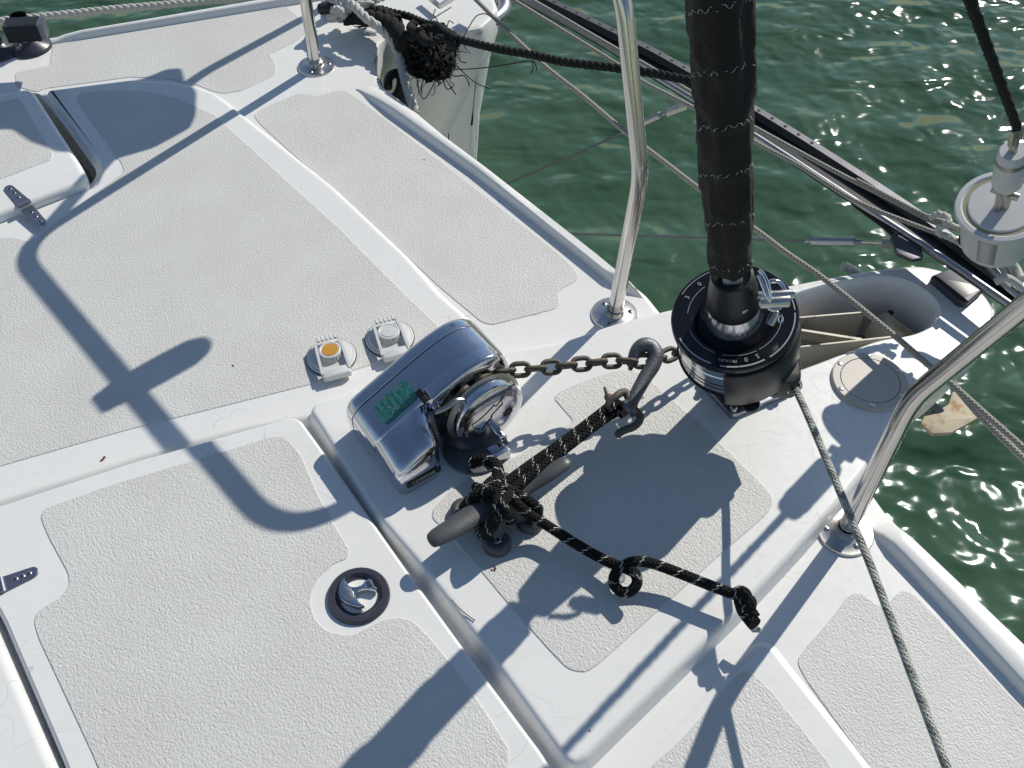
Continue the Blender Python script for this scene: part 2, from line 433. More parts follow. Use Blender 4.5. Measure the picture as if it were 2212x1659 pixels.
link('central_plate', plateau(P2, [(.010, -.13), (0, -.075), (-.008, -.05), (-.009, -.02), (-.009, 0), (-.0068, .0045), (-.0048, .013), (-.003, .021), (-.0005, .0268), (.0028, .0294), (.0055, ZC), (.009, ZC)],
     well, [(.0, -.14), (0, -.01), (.001, .012), (.004, .0245), (.009, ZC), (.013, ZC)]), M_gel, deck)
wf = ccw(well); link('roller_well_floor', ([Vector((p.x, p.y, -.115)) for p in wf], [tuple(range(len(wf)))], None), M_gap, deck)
# raised coachroof edge, lower left
CRp = poly([(-400, 700 + 900), (-400, 1240), (-30, 1300), (0, 1372), (127, 1662), (230, 1900), (-400, 2100)], ZL, .01)
link('coachroof_edge', plateau(CRp, [(-.004, -.002), (0, .012), (.001, .020), (.004, .027), (.010, ZL), (.014, ZL)]), M_gel, deck)
# toe rails: swept mouldings
def rail_strip(px_in, px_out, h=.017, name='toe_rail'):
    A, B = ats(px_in, h), ats(px_out, h); sec = []
    V, F = [], []
    n = len(A)
    for i in range(n):
        a, b = Vector(A[i]), Vector(B[i]); t = i / (n - 1)
        e = min(1, min(i, n - 1 - i) / 2.0 + .0); hh = h * (e ** .5)
        d = (b - a); d.z = 0; w = d.length; d.normalize()
        for q, zz in ((-.006, -.003), (-.003, .002), (-.0005, .009), (.002, .0145), (.006, .017), (w - .008, .017), (w - .002, .014), (w, .006), (w + .001, -.004), (w + .001, -.03)):
            p = a + d * q; V.append(Vector((p.x, p.y, zz if zz < 0 else zz * hh / h)))
    m = 10
    for i in range(n - 1):
        for k in range(m - 1): F.append((i * m + k, i * m + k + 1, (i + 1) * m + k + 1, (i + 1) * m + k))
    c = at(px_in[0][0], px_in[0][1], 0); 
    if len(F):
        f = F[0]; nn = (V[f[1]] - V[f[0]]).cross(V[f[2]] - V[f[0]])
        x = (V[4] + V[5]) / 2
        k = 4; ff = F[4 + 0]; nz = (V[ff[1]] - V[ff[0]]).cross(V[ff[2]] - V[ff[1]]).z
        ff = F[(n // 2) * (m - 1) + 4]; nz = (V[ff[1]] - V[ff[0]]).cross(V[ff[2]] - V[ff[1]]).z
        if nz < 0: F = [q[::-1] for q in F]
    return link(name, (V, F, None), M_gel, deck)
def lerp2(a, b, n): return [(a[0] + (b[0] - a[0]) * i / n, a[1] + (b[1] - a[1]) * i / n) for i in range(n + 1)]
def densify(P, k):
    out = []
    for a, b in zip(P, P[1:]): out += lerp2(a, b, k)[:-1]
    return out + [P[-1]]
rail_strip(densify([(768, 178), (1023, 360), (1235, 527), (1340, 612)], 7), densify([(800, 172), (1048, 356), (1290, 546), (1392, 630)], 7))
rail_strip(densify([(1885, 1128), (2040, 1290), (2212, 1476), (2600, 1880)], 7), densify([(1925, 1112), (2090, 1268), (2220, 1393), (2660, 1830)], 7))
rail_strip(densify([(104, 83), (330, 46), (560, 8), (760, -26)], 6), densify([(97, 76), (325, 38), (552, -1), (752, -36)], 6), .015)
# nonskid panels
def skid(px, z, r=.012, parent=None):
    P = poly(px, z, r); return link('nonskid_panel', plateau(P, [(0, z - .001), (0, z + .0004), (.0012, z + .0012)]), M_skid, parent or deck, 8)
skid([(113, 97), (350, 56), (597, 13), (620, 15), (667, 57), (670, 66), (640, 90), (583, 118), (597, 140), (597, 160), (560, 180), (520, 197), (480, 203), (456, 197), (425, 184), (367, 172), (283, 167), (98, 192), (80, 200), (33, 187), (33, 157), (107, 143), (110, 120)], ZS, .010)
skid([(547, 249), (580, 228), (623, 212), (643, 202), (665, 204), (682, 208), (705, 203), (722, 196), (748, 196), (773, 213), (949, 347), (1213, 553), (1246, 588), (1251, 603), (1235, 613), (1212, 625), (1204, 640), (1212, 655), (1200, 668), (1062, 703), (1040, 697), (950, 622), (876, 552), (700, 396), (560, 268)], ZS, .012)
skid([(163, 213), (173, 200), (250, 195), (333, 200), (383, 213), (463, 248), (737, 497), (845, 606), (950, 708), (950, 730), (900, 755), (683, 828), (583, 853), (273, 930), (0, 1008), (-400, 1120), (-400, 640), (0, 514), (30, 513), (62, 522), (78, 516), (135, 470), (268, 372), (263, 355)], ZP, .010)
# ------------------------------------------------------------------ locker lid (thing)
lid = thing('locker_lid', 'big white anchor locker lid with rough nonskid panel and round latch', 'locker lid', at(500, 1300, 0))
LP = poly([(-300, 1185), (-30, 1098), (300, 990), (533, 924), (628, 898), (650, 903), (697, 968), (835, 1164), (891, 1243), (1015, 1413), (1184, 1639), (1250, 1760), (1300, 1900), (230, 1900), (140, 1662), (0, 1332), (-60, 1240)], ZL, .014)
link('lid_shell', plateau(LP, [(.001, -.001), (0, .014), (.0008, .0225), (.003, .0272), (.0065, ZL), (.010, ZL)]), M_gel, lid)
skid([(97, 1098), (233, 1050), (593, 942), (617, 944), (650, 982), (690, 1075), (735, 1155), (757, 1190), (750, 1208), (725, 1216), (688, 1247), (670, 1290), (678, 1335), (707, 1365), (761, 1374), (828, 1339), (870, 1333), (898, 1345), (945, 1395), (1041, 1523), (1101, 1619), (1100, 1650), (1095, 1690), (1100, 1900), (300, 1900), (207, 1646), (80, 1373), (73, 1343), (80, 1322), (133, 1289), (150, 1265), (147, 1239), (100, 1153), (87, 1116)], ZL, .012, lid)
# twist latch
lc = at(775, 1288, ZL); lat = lc
ring = lathe([(0, -.0003), (.024, -.0002), (.0300, .001), (.0318, .0045), (.0330, .0058), (.0405, .0058), (.0422, .004), (.0428, 0)], 64)
latch = link('latch', tr(ring, basis(lc, Z)), M_navy, lid)
def hp(px, z): return [at(679 + x * .1097, 1182.5 + y * .1097, z) for x, y in px]
hout = hp([(622, 640), (540, 720), (490, 850), (482, 980), (530, 1090), (640, 1165), (780, 1228), (900, 1252), (1010, 1215), (905, 1140), (845, 1070), (835, 990), (880, 925), (960, 892), (1060, 885),
           (1150, 905), (1250, 920), (1252, 860), (1195, 800), (1155, 700), (1085, 668), (1000, 730), (950, 800), (850, 838), (745, 838), (665, 790), (635, 715)], ZL)
hd = link('latch_handle', plateau(roundp(hout, .0016, 3), [(0, ZL + .003), (0, ZL + .0085), (.0012, ZL + .0105), (.002, ZL + .0108)]), M_chrome, latch)
hb = hp([(540, 900), (620, 845), (720, 870), (790, 960), (800, 1060), (740, 1100), (640, 1070), (560, 990)], ZL)
link('latch_badge', plateau(roundp(hb, .003, 3), [(-.0005, ZL + .0106), (0, ZL + .0116), (.001, ZL + .0119)]), M_flange, latch)
hb = hp([(1035, 775), (1085, 735), (1130, 790), (1165, 835), (1110, 850), (1070, 850)], ZL)
link('latch_socket', plateau(roundp(hb, .001, 2), [(0, ZL + .0109), (0, ZL + .0114)]), M_dark, latch)
# strap hinges
def strap(a, b, za, zb, parent, w=.0125, ns=3):
    A, B = at(a[0], a[1], za), at(b[0], b[1], zb); mid = (A + B) / 2
    h = None
    for P_, other, zz in ((A, B, za), (B, A, zb)):
        m = Vector((mid.x, mid.y, zz)); d = (m - P_); L = d.length; d.normalize(); s = Z.cross(d)
        out = []
        for q in range(9):
            t = math.pi / 2 + math.pi * q / 8; out.append(P_ + (d * math.cos(t) + s * math.sin(t)) * w * .72)
        out += [m - s * w - d * .004, m + s * w - d * .004]
        g = plateau(roundp(out, .001, 2), [(0, zz), (0, zz + .002), (.0008, zz + .0028), (.001, zz + .0028)])
        o = link('hinge_leaf', g, M_strap, h if h else parent)
        if not h: h = o
        for k in range(ns): screw(o, P_ + d * (.004 + (L - .016) * k / (ns - .4)) + Z * .0026, Z, .0042, .001)
    d = (B - A).normalized(); s = Z.cross(d).normalized(); c = Vector((mid.x, mid.y, max(za, zb) + .001))
    link('hinge_knuckle', [sweep([c - s * w, c + s * w], .0042, 12)], M_strap, h)
    return h
strap((-60, 1292), (70, 1238), ZL, ZL, lid)
# ------------------------------------------------------------------ hatch lid upper left (thing)
ht = thing('hatch_lid', 'white hatch lid at the upper left half in the seat shadow', 'hatch lid', at(40, 300, ZP))
ZH = .031
link('lid_shell', plateau(poly([(-400, 262), (0, 202), (57, 190), (72, 196), (82, 210), (178, 358), (187, 378), (176, 392), (150, 404), (0, 462), (-400, 610)], ZH, .014),
     [(.001, .0), (0, .018), (.001, .0245), (.004, .029), (.009, ZH), (.013, ZH)]), M_gel, ht)
skid([(-380, 280), (0, 222), (38, 212), (48, 220), (115, 332), (112, 345), (0, 388), (-380, 520)], ZH, .008, ht)
strap((20, 408), (90, 482), ZH, ZH - .009, ht, .0125)
# ------------------------------------------------------------------ port hull
edge = ats([(811, 143), (809, 116), (819, 97), (835, 82), (880, 74), (960, 74), (1040, 60), (1068, 34), (1076, 12)], -.012)
V, F = [], []
T0 = at(1045, 92, -.06)
lv = [(-.012, 0, 0), (-.05, .004, 0), (-.10, -.006, -.01), (-.3, -.075, -.05), (-.6, -.17, -.10), (-1.0, -.27, -.14)]
hullpts = [at(826, 183, -.012), at(811, 143, -.012), at(830, 95, -.012), at(880, 78, -.012), at(960, 80, -.012), at(1030, 78, -.012), at(1066, 44, -.012), at(1075, 15, -.012), at(1050, -30, -.012), at(900, -60, -.012), at(600, -40, -.012)]
hp_ = spline(hullpts, 6)
for z, o1, o2 in lv:
    for i, p in enumerate(hp_):
        f = i / (len(hp_) - 1)
        V.append(Vector((p.x, p.y, z)) + SB * (o1 if f < .72 else -o1 * .3 + (o1 * 1.3 if f < .85 else 0)) + FW * (o2 * min(1, f * 2)))
n = len(hp_)
for k in range(len(lv) - 1):
    for i in range(n - 1): F.append((k * n + i, k * n + i + 1, (k + 1) * n + i + 1, (k + 1) * n + i))
hull = link('port_hull', (V, F, None), M_hull); tag(hull, 'white hull of the same boat under the frayed black rope, bow pointing at the water', 'hull')
strake = spline([at(990, 84, -.03), at(1030, 66, -.03), at(1066, 44, -.03), at(1086, 26, -.03), at(1089, 8, -.03), at(1075, -20, -.03), at(1000, -50, -.03)], 8)
link('rub_strake', sweep(strake, .017, 12), M_alu, hull)
bev = bendpath([at(918, -12, .02), at(950, 14, .02), at(985, -8, .02)], .004)
link('bow_chock_strap', sweep(bev, .006, 4, sec=[(-1, -.4), (1, -.4), (1, .4), (-1, .4)]), M_flange, hull)

# ================================================================== PULPITS
RT = .0128
def flange(parent, p, r=.041, n=3, a0=0.0):
    b = basis(p, Z, FW)
    fl = link('flange', [tr(lathe([(r, 0), (r, .0022), (r - .0015, .0042), (RT + .006, .0046), (RT + .0035, .006), (RT + .003, .015), (RT + .0005, .0165)], 56), b)], M_flange, parent)
    for k in range(n):
        a = a0 + 2 * math.pi * k / n
        screw(fl, Vector(p) + Vector((math.cos(a), math.sin(a), 0)) * (r * .68) + Z * .0042, Z, .0055, .0014)
    return fl
fA, fB, fD = at(683, 144, 0), at(1327, 680, 0), at(1825, 1150, 0)
pul = thing('pulpit_rail', 'bent polished steel pulpit tube standing on two round flanges left of the furled sail', 'pulpit', fB)
cA, cB = Vector((-.424, 1.938, .605)), Vector((.092, 1.288, .615))
pathB = bendpath([fB, Vector((.195, 1.208, .30)), Vector((.143, 1.292, .600)), Vector((cA.x, cA.y, .605)), fA + Vector((.0, .0, 0))], [.035, .085, .075], 9)
link('tube', sweep(pathB, RT, 24), M_steel, pul)
flange(pul, fA, a0=.2); flange(pul, fB, a0=2.2)
# inner brace leg carrying the seat, base hidden ahead of the frame
brT = at(418, 170, 0) + SUN * (.60 / SUN.z); brB = Vector((brT.x, brT.y, 0)) + Vector((.01, .01, 0))
link('brace_leg', sweep(bendpath([brB, brT, (cA + brT) / 2, cA + Vector((.01, -.01, -.02))], .05), RT, 16), M_steel, pul)
pul2 = thing('pulpit_rail', 'bent polished steel pulpit tube rising at the right edge below the bow nose', 'pulpit', fD)
pathD = bendpath([fD, Vector((.502, .789, .285)), Vector((.560, .722, .58)), Vector((.80, .36, .60)), Vector((1.0, .06, .60)), Vector((1.02, .02, 0))], [.035, .085, .06, .06], 9)
link('tube', sweep(pathD, RT, 24), M_steel, pul2)
flange(pul2, fD, a0=.9)
# seat board out of frame, its shadow lies on the hatch
zs = .56
seatpx = [(-160, 230), (-60, 205), (60, 193), (130, 185), (230, 172), (330, 150), (368, 134), (400, 132), (405, 150), (415, 185), (425, 200), (422, 250), (410, 278), (340, 316), (240, 345), (180, 352), (120, 350), (62, 330), (22, 303), (-160, 310)]
SP = [at(x, y, ZP) + SUN * ((zs - ZP) / SUN.z) for x, y in seatpx]
seat = thing('bench_board', 'x', 'seat', SP[5]); link('seat_board', prism(roundp(SP, .01, 3), zs, zs + .012, .002), M_wplast, seat)
tag(seat, 'white seat board of the pulpit, casting the rounded shadow over the hatch', 'seat')
# navigation light clamped on the rail (casts the T shaped shadow)
zl = .605
def up(x, y, z=zl): return at(x, y, ZP) + SUN * ((z - ZP) / SUN.z)
nl = thing('navigation_light', 'black bow light clamped on the pulpit rail above the frame, casting the T shaped shadow', 'navigation light', up(240, 855))
a, b = up(262, 845), up(422, 758); d = (b - a).normalized()
link('lamp_body', tr(lathe([(0, -.01), (.026, -.01), (.028, 0), (.030, .5 * (b - a).length), (.029, .88 * (b - a).length), (.024, 1.0 * (b - a).length), (.014, (b - a).length * 1.07), (0, (b - a).length * 1.10)], 24), basis(a, d)), M_black, nl)
a2 = up(222, 868); link('clamp', tr(box(.030, .046, .034, .006, -.018), basis(a2 + d * .016, Z, d)), M_black, nl)

# ================================================================== WINDLASS
O = at(862, 1068, ZC)
def wl(u, v, z): return O + FW * u + PT * v + Z * z
win = thing('anchor_windlass', 'chrome anchor windlass with teal label and chain running off its drum', 'windlass', wl(.12, .07, 0))
PR = [(.000, .0), (-.004, .030), (-.003, .056), (.005, .069), (.014, .0755), (.030, .0825), (.060, .0955), (.090, .1085), (.120, .1205), (.150, .1300), (.178, .1345), (.203, .130), (.222, .116), (.235, .092), (.242, .06), (.244, .0)]
PRs = [(p.x, p.y) for p in spline([Vector((a, b, 0)) for a, b in PR], 5)]
def section(pr, v, ins, umax=None):
    """profile moved in by ins (keeps the foot at deck level)"""
    m = len(pr); out = []
    for i, (u, z) in enumerate(pr):
        a = pr[max(i - 1, 0)]; b = pr[min(i + 1, m - 1)]
        t = Vector((b[0] - a[0], b[1] - a[1], 0)).normalized(); nrm = Vector((t.y, -t.x, 0))
        out.append(wl(u + nrm.x * ins, v, max(z + nrm.y * ins, 0)))
    return out
def loft(secs, capend=True):
    m = len(secs[0]); V = [p for s_ in secs for p in s_]; F = []
    for k in range(len(secs) - 1):
        for i in range(m - 1): F.append((k * m + i, k * m + i + 1, (k + 1) * m + i + 1, (k + 1) * m + i))
    if capend: F.append(tuple(range(m - 1, -1, -1))); F.append(tuple((len(secs) - 1) * m + i for i in range(m)))
    return V, F, None
# port cover shell
cov = [section(PRs, .146, .012), section(PRs, .1455, .008), section(PRs, .143, .003), section(PRs, .139, .0005), section(PRs, .134, 0), section(PRs, .1215, 0), section(PRs, .1205, .0012)]
link('port_cover', loft(cov), M_chrome, win, 50)
link('cover_gasket', loft([section(PRs, .1205, .0022), section(PRs, .1185, .0022)]), M_rubber, win, 50)
mn = [section(PRs, .1185, .0012), section(PRs, .1175, 0), section(PRs, .062, 0), section(PRs, .058, .001), section(PRs, .054, .0045), section(PRs, .052, .010)]
link('main_housing', loft(mn), M_chrome, win, 50)
# motor nose: lower aft bulb reaching to starboard, blended with the housing by a smooth flank
def nose(v, um, hs, ins):
    out = []
    for i in range(25):
        t = i / 24; u, z = None, None
        q = t * (len(PRs) - 1) * .42; k = int(q); f = q - k; a, b = PRs[k], PRs[min(k + 1, len(PRs) - 1)]
        out.append((a[0] + (b[0] - a[0]) * f, a[1] + (b[1] - a[1]) * f))
    res = []
    for u, z in out:
        uu = min(u, um); res.append((uu, z * hs if u <= um else z * hs))
    top = res[-1][1]
    res2 = [(u, min(z, .0 + top if False else z)) for u, z in res if u < um - .002]
    zt = res2[-1][1]
    for k in range(1, 7):
        a = math.pi / 2 * k / 6; r = min(.018, zt * .4); res2.append((um - .0 - r + r * math.sin(a), zt - r + r * math.cos(a)))
    res2.append((um, 0))
    while len(res2) < 34: res2.insert(1, ((res2[0][0] + res2[1][0]) / 2, (res2[0][1] + res2[1][1]) / 2))
    res2 = res2[:34] if len(res2) > 34 else res2
    return section(res2, v, ins)
def noseS(v, um, hs, ins):
    P_ = [Vector((a, b, 0)) for a, b in [(0.0, 0), (-.003, .026 * hs), (.0, .050 * hs), (.010, .066 * hs), (um * .40, .080 * hs), (um * .66, .092 * hs), (um * .86, .093 * hs), (um * .97, .080 * hs), (um, .05 * hs), (um + .001, 0)]]
    return section([(p.x, p.y) for p in spline(P_, 4)], v, ins)
ns = [noseS(.075, .125, 1.02, 0), noseS(.062, .112, 1.04, 0), noseS(.050, .098, 1.03, 0), noseS(.036, .087, .99, 0), noseS(.022, .080, .93, 0), noseS(.010, .077, .87, .0005), noseS(.002, .075, .83, .002), noseS(-.003, .074, .79, .006), noseS(-.006, .073, .74, .014)]
link('motor_nose', loft(ns), M_chrome, win, 60)
# raised chain guard over the gypsy
gd = [(.086, .095), (.088, .112), (.098, .120), (.130, .133), (.155, .1405), (.180, .1425), (.202, .137), (.209, .126), (.205, .112)]
gd = [(p.x, p.y) for p in spline([Vector((a, b, 0)) for a, b in gd], 4)]
link('chain_guard', loft([section(gd, .066, .004), section(gd, .064, .0005), section(gd, .045, 0), section(gd, .041, .0005), section(gd, .039, .003)]), M_chrome, win, 50)
link('guard_slot', tr(box(.010, .024, .004, .0008), basis(wl(.0835, .055, .1125), -FW * .5 + Z * .86, FW)), M_dark, win)
# label
lb_ = [(.038, .068), (.040, .1095), (.086, .1095), (.088, .066), (.082, .062), (.042, .063)]
def topz(u):
    for a, b in zip(PRs, PRs[1:]):
        if a[0] <= u <= b[0] and b[1] > .05: return a[1] + (b[1] - a[1]) * (u - a[0]) / max(b[0] - a[0], 1e-6)
    return .1
V = []; F = []; nu, nv = 12, 6
for i in range(nu + 1):
    for j in range(nv + 1):
        u = .022 + .060 * i / nu; v = .062 + .042 * j / nv; e = .0025 if i in (0, nu) and j in (0, nv) else 0
        V.append(wl(u + (e if i == 0 else -e), v + (e if j == 0 else -e), topz(u) + .0007))
for i in range(nu):
    for j in range(nv): F.append((i * (nv + 1) + j, (i + 1) * (nv + 1) + j, (i + 1) * (nv + 1) + j + 1, i * (nv + 1) + j + 1))
lab = link('label', (V, F, None), M_label, win)
g = []
for r_ in range(6):
    u = .029 + .0088 * r_; v = .099
    while v > .070:
        L = random.uniform(.0015, .004); vv = max(v - L, .070)
        if random.random() < .8:
            g.append(([wl(u, v, topz(u) + .0011), wl(u + .0010, v, topz(u + .0010) + .0011), wl(u + .0010, vv, topz(u + .0010) + .0011), wl(u, vv, topz(u) + .0011)], [(3, 2, 1, 0)], None))
        v = vv - .0012
link('label_print', g, M_dark, lab)
# gypsy drum: axis to starboard
GA = wl(.166, .048, .062); gb = basis(GA, SB, FW)
K = 1.22
sk = lambda P_: [(r * K, z) for r, z in P_]
link('back_flange', tr(lathe(sk([(0, -.006), (.050, -.006), (.052, -.003), (.050, 0), (.030, .004), (.026, .008)]), 56), gb), M_galv, win)
link('chain_gypsy', tr(lathe(sk([(.026, .006), (.025, .012), (.030, .018), (.046, .022), (.0515, .0235), (.0525, .0255), (.050, .027), (.0, .027)]), 56), gb), M_plate, win)
cap = link('clutch_cap', tr(lathe(sk([(.0475, .027), (.0485, .030), (.0485, .042), (.0475, .044), (.044, .0465), (.036, .0490), (.024, .0505), (.012, .051), (0, .051)]), 72), gb), M_chrome, win, 25)
def capz(x, y):
    r = math.hypot(x, y) / K; pr = [(0, .051), (.012, .051), (.024, .0505), (.036, .0490), (.044, .0465), (.0475, .044)]
    for a, b in zip(pr, pr[1:]):
        if r <= b[0]: return a[1] + (b[1] - a[1]) * (r - a[0]) / (b[0] - a[0])
    return .044
def onc(x, y, h=.0004): return gb[0] + gb[1] * x + gb[2] * y + gb[3] * (capz(x, y) + h)
upv = (Z - SB * Z.dot(SB)).normalized()
ux, uy = FW, Z                                     # cap face axes
def cf(a, b_, h=.0004):
    """point on the cap by aft-forward a and up b"""
    v = (FW * a + Z * b_) * K; return onc(v.dot(gb[1]), v.dot(gb[2]), h)
em = [[(-.030, .008), (-.018, .012), (-.004, .020), (.002, .024), (.004, .020), (.010, .024), (.016, .030)], [(-.030, .008), (-.026, -.002), (-.020, -.006), (-.024, -.014)], [(-.018, -.012), (-.010, -.002), (-.002, .004), (-.003, .007), (.010, .016), (.014, .018), (.012, .026)]]
link('emboss', [sweep(spline([cf(*q) for q in ln], 4), .0007, 5) for ln in em], M_dark, cap)
st = [cf(.022 + (.0085 if k % 2 else .0062) * math.cos(math.pi * k / 8), -.004 + (.0085 if k % 2 else .0062) * math.sin(math.pi * k / 8), .0006) for k in range(16)]
link('socket', (st, [tuple(range(16))], None), M_dark, cap)
ps = cf(.004, -.026, 0); link('stop_pin', tr(cyl(.0068, -.002, .020, 20), basis(ps, SB)), M_chrome, cap)
link('pin_bore', tr(cyl(.003, .0198, .0204, 16), basis(ps, SB)), M_dark, cap)
tb = basis(cf(.026, .026, .0008), SB + (FW + Z) * .18, (FW - Z * .9)); link('cap_lettering', [textgeo('PRO', .0130, .0003, tb)], M_plate, cap)
# foot below the gypsy, stripper arm, pawl
link('gypsy_foot', [tr(cyl(.050, 0, .006, 40), basis(wl(.138, .006, 0), Z)), tr(lathe([(.040, .004), (.034, .012), (.030, .05), (.02, .06)], 32), basis(wl(.145, .040, 0), Z))], M_galv, win)
link('chain_stripper', [sweep(spline([wl(.088, .030, .098), wl(.105, .024, .104), wl(.118, .022, .112), wl(.13, .02, .108)], 5), .004, 8), sweep(spline([wl(.083, .034, .095), wl(.085, .03, .06), wl(.092, .028, .02)], 5), .005, 8)], M_alu, win)
link('pawl', tr(prism([(-.014, -.011), (.014, -.011), (.014, .004), (.004, .012), (-.014, .012)], 0, .020, .002), basis(wl(.158, -.028, .0), Z, FW)), M_chrome, win)
nb = basis(wl(.040, -.0070, .020), SB + Z * .12, FW)
npz = link('name_plate', [tr(box(.058, .0115, .0012, .0008), nb)], M_dark, win)
nb2 = (nb[0] + nb[3] * .0014,) + nb[1:]
link('name_lettering', [textgeo('LEWMAR', .0095, .0003, nb2)], M_flange, npz)
screw(win, wl(.010, .018, .052), Z * .6 - FW * .9 + SB * .3, .0065, .002, M_alu)
screw(win, wl(.094, .036, .104), SB * .8 + Z * .6, .007, .0025, M_alu)

# ================================================================== CHAIN
def linkmesh(L=.0365, W=.0262, r=.0040):
    P_ = []; h = (L - W) / 2
    for k in range(9): a = -math.pi / 2 + math.pi * k / 8; P_.append(Vector((h + (W / 2 - r) * math.cos(a), (W / 2 - r) * math.sin(a), 0)))
    for k in range(9): a = math.pi / 2 + math.pi * k / 8; P_.append(Vector((-h + (W / 2 - r) * math.cos(a), (W / 2 - r) * math.sin(a), 0)))
    g = sweep(P_, r, 9, closed=True); me = bpy.data.meshes.new('chain_link'); emb(me, g[0], g[1], None); me.materials.append(M_chain); me.shade_smooth(); return me
LK = linkmesh()
ch = thing('anchor_chain', 'rusty grey anchor chain stretched from the windlass to behind the black furler drum', 'chain', at(1250, 790, .11))
cp = spline([wl(.112, .034, .078), wl(.130, .034, .104), wl(.160, .034, .114), at(1080, 803, .121), at(1160, 796, .118), at(1250, 787, .114), at(1330, 779, .110), at(1390, 781, .108), at(1440, 770, .104), at(1480, 752, .10), at(1560, 735, .07), at(1700, 715, .02)], 10)
cr = resample(cp, .0237)
for i in range(len(cr) - 1):
    c = (cr[i] + cr[i + 1]) / 2; x = (cr[i + 1] - cr[i]).normalized()
    view = (Vector((0, 0, EYE)) - c).normalized(); zz = (view - x * view.dot(x)).normalized(); yy = zz.cross(x)
    ang = math.radians(8 + random.uniform(-9, 9)) + (math.pi / 2 if i % 2 else 0)
    z2 = zz * math.cos(ang) + yy * math.sin(ang); y2 = z2.cross(x)
    o = bpy.data.objects.new('chain_link', LK); col.objects.link(o); o.parent = ch
    M4 = Matrix((x, y2, z2)).transposed().to_4x4(); M4.translation = c - Vector(ch.location); o.matrix_local = M4
# snubber hook
hz = .118
hook = thing('chain_hook', 'dark grey hooked claw gripping the chain, seen left of the black drum', 'chain hook', at(1380, 800, .1))
hk = spline(ats([(1362, 792, .105), (1366, 778, .110), (1376, 756, .118), (1392, 745, .122), (1408, 749, .120), (1417, 766, .116), (1411, 788, .110), (1394, 815, .104), (1377, 845, .098), (1366, 868, .094), (1362, 884, .092)], 0), 6)
m = len(hk); link('claw', sweep(hk, [(.0055 + .0055 * min(1, i / (m * .25))) * (1 if i < m * .6 else 1 - .28 * (i / m - .6) / .4) for i in range(m)], 16, sec=[(math.cos(2 * math.pi * k / 16) * .95, math.sin(2 * math.pi * k / 16) * 1.05) for k in range(16)]), M_galv, hook)
link('claw_tip', sweep(ats([(1361, 800, .10), (1363, 790, .104), (1367, 780, .108)], 0), [.003, .005, .0055], 10), M_rust, hook)
ev = basis(at(1352, 886, .090), at(1500, 700, .5) - at(1352, 886, .09), Z)
link('eye', tr(lathe([(.0075, -.006), (.0125, -.0065), (.0155, 0), (.0125, .0065), (.0075, .006), (.0075, -.006)], 24), basis(at(1360, 882, .092), Vector((.75, .45, .5)))), M_galv, hook)
link('clevis_pin', [tr(cyl(.0058, -.014, .014, 16), basis(at(1358, 883, .092), Vector((.75, .45, .5))))], M_rust, hook)
link('split_ring', sweep([at(1386 + 3.6 * math.cos(t * .7), 858 + 3.6 * math.sin(t * .7), .094) for t in range(9)], .0008, 5, closed=True), M_galv, hook)
shk = thing('shackle', 'rusty shackle with protruding pin joining hook and black rope', 'shackle', at(1345, 890, .09))
link('bow', sweep(spline(ats([(1322, 884, .088), (1314, 878, .092), (1318, 868, .096), (1330, 857, .10), (1341, 849, .10), (1352, 848, .098), (1358, 862, .095), (1366, 880, .092), (1376, 890, .088), (1383, 900, .085), (1380, 911, .083), (1368, 922, .08), (1352, 928, .078), (1340, 934, .078), (1334, 940, .078)], 0), 5), .0060, 12), M_chain, shk)
link('pin', [sweep(ats([(1306, 836, .104), (1309, 847, .100), (1312, 856, .098)], 0), [.0024, .0024, .004], 10), sweep(ats([(1312, 854, .098), (1316, 862, .096), (1320, 874, .092)], 0), [.0062, .0062, .0055], 12)], M_rust, shk)

# ================================================================== CLEAT AND SNUBBER ROPE
cl = thing('horn_cleat', 'grey black horn cleat bolted to the plate and wrapped with black rope', 'cleat', at(1080, 1090, ZC))
hl = ats([(926, 1172, .073), (934, 1167, .074), (945, 1160, .075), (975, 1143, .074), (1020, 1115, .070), (1060, 1093, .066), (1100, 1070, .066), (1140, 1046, .070), (1185, 1021, .077), (1214, 1003, .080), (1230, 993, .080)], 0)
hs_ = spline(hl, 9); m = len(hs_)
def hr(i):
    t = abs(i / (m - 1) - .5) * 2
    return (.0172 - .0082 * t) * (1 if t < .80 else math.sqrt(max(.004, 1 - ((t - .8) / .2) ** 2)))
link('horn', sweep(hs_, [hr(i) for i in range(m)], 20, sec=[(math.cos(2 * math.pi * k / 20) * .55, math.sin(2 * math.pi * k / 20) * 1.15) for k in range(20)]), M_cleat, cl)
feet = [at(1002, 1102, ZC + .008), at(1074, 1172, ZC + .008), at(1146, 1123, ZC + .008), at(1086, 1046, ZC + .008)]
mid = sum(feet, Vector()) / 4
for i, p in enumerate(feet):
    q = Vector((p.x, p.y, ZC)); f = link('foot', [tr(lathe([(.0205, 0), (.0205, .007), (.019, .012), (.0155, .0155), (.011, .0165), (.0075, .0150), (0, .0150)], 32), basis(q, Z)),
        sweep(spline([q + Z * .006 + (mid - q) * .2, q + (mid - q) * .45 + Z * .02, q + (mid - q) * .72 + Z * .038], 5), .0115, 12)], M_cleat, cl)
    screw(f, q + Z * .0152, Z, .0062, .0012)
sn = thing('snubber_rope', 'black rope with white flecks running from the chain hook to the cleat, its end knotted', 'rope', at(1200, 1140, ZC))
RR = .0072
def rope(px, r=RR, m=M_ropeB, name='strand', parent=sn, k=8):
    g = sweep(spline(ats(px, .05), k), r, 14); du, dv = random.random(), random.random()
    return link(name, (g[0], g[1], [[(a + du, b + dv) for a, b in f] for f in g[2]]), m, parent, 80)
rope([(1332, 886, .084), (1326, 876, .088), (1314, 880, .088), (1290, 898, .086), (1226, 947, .084), (1160, 993, .083), (1104, 1034, .085), (1084, 1056, .085)])
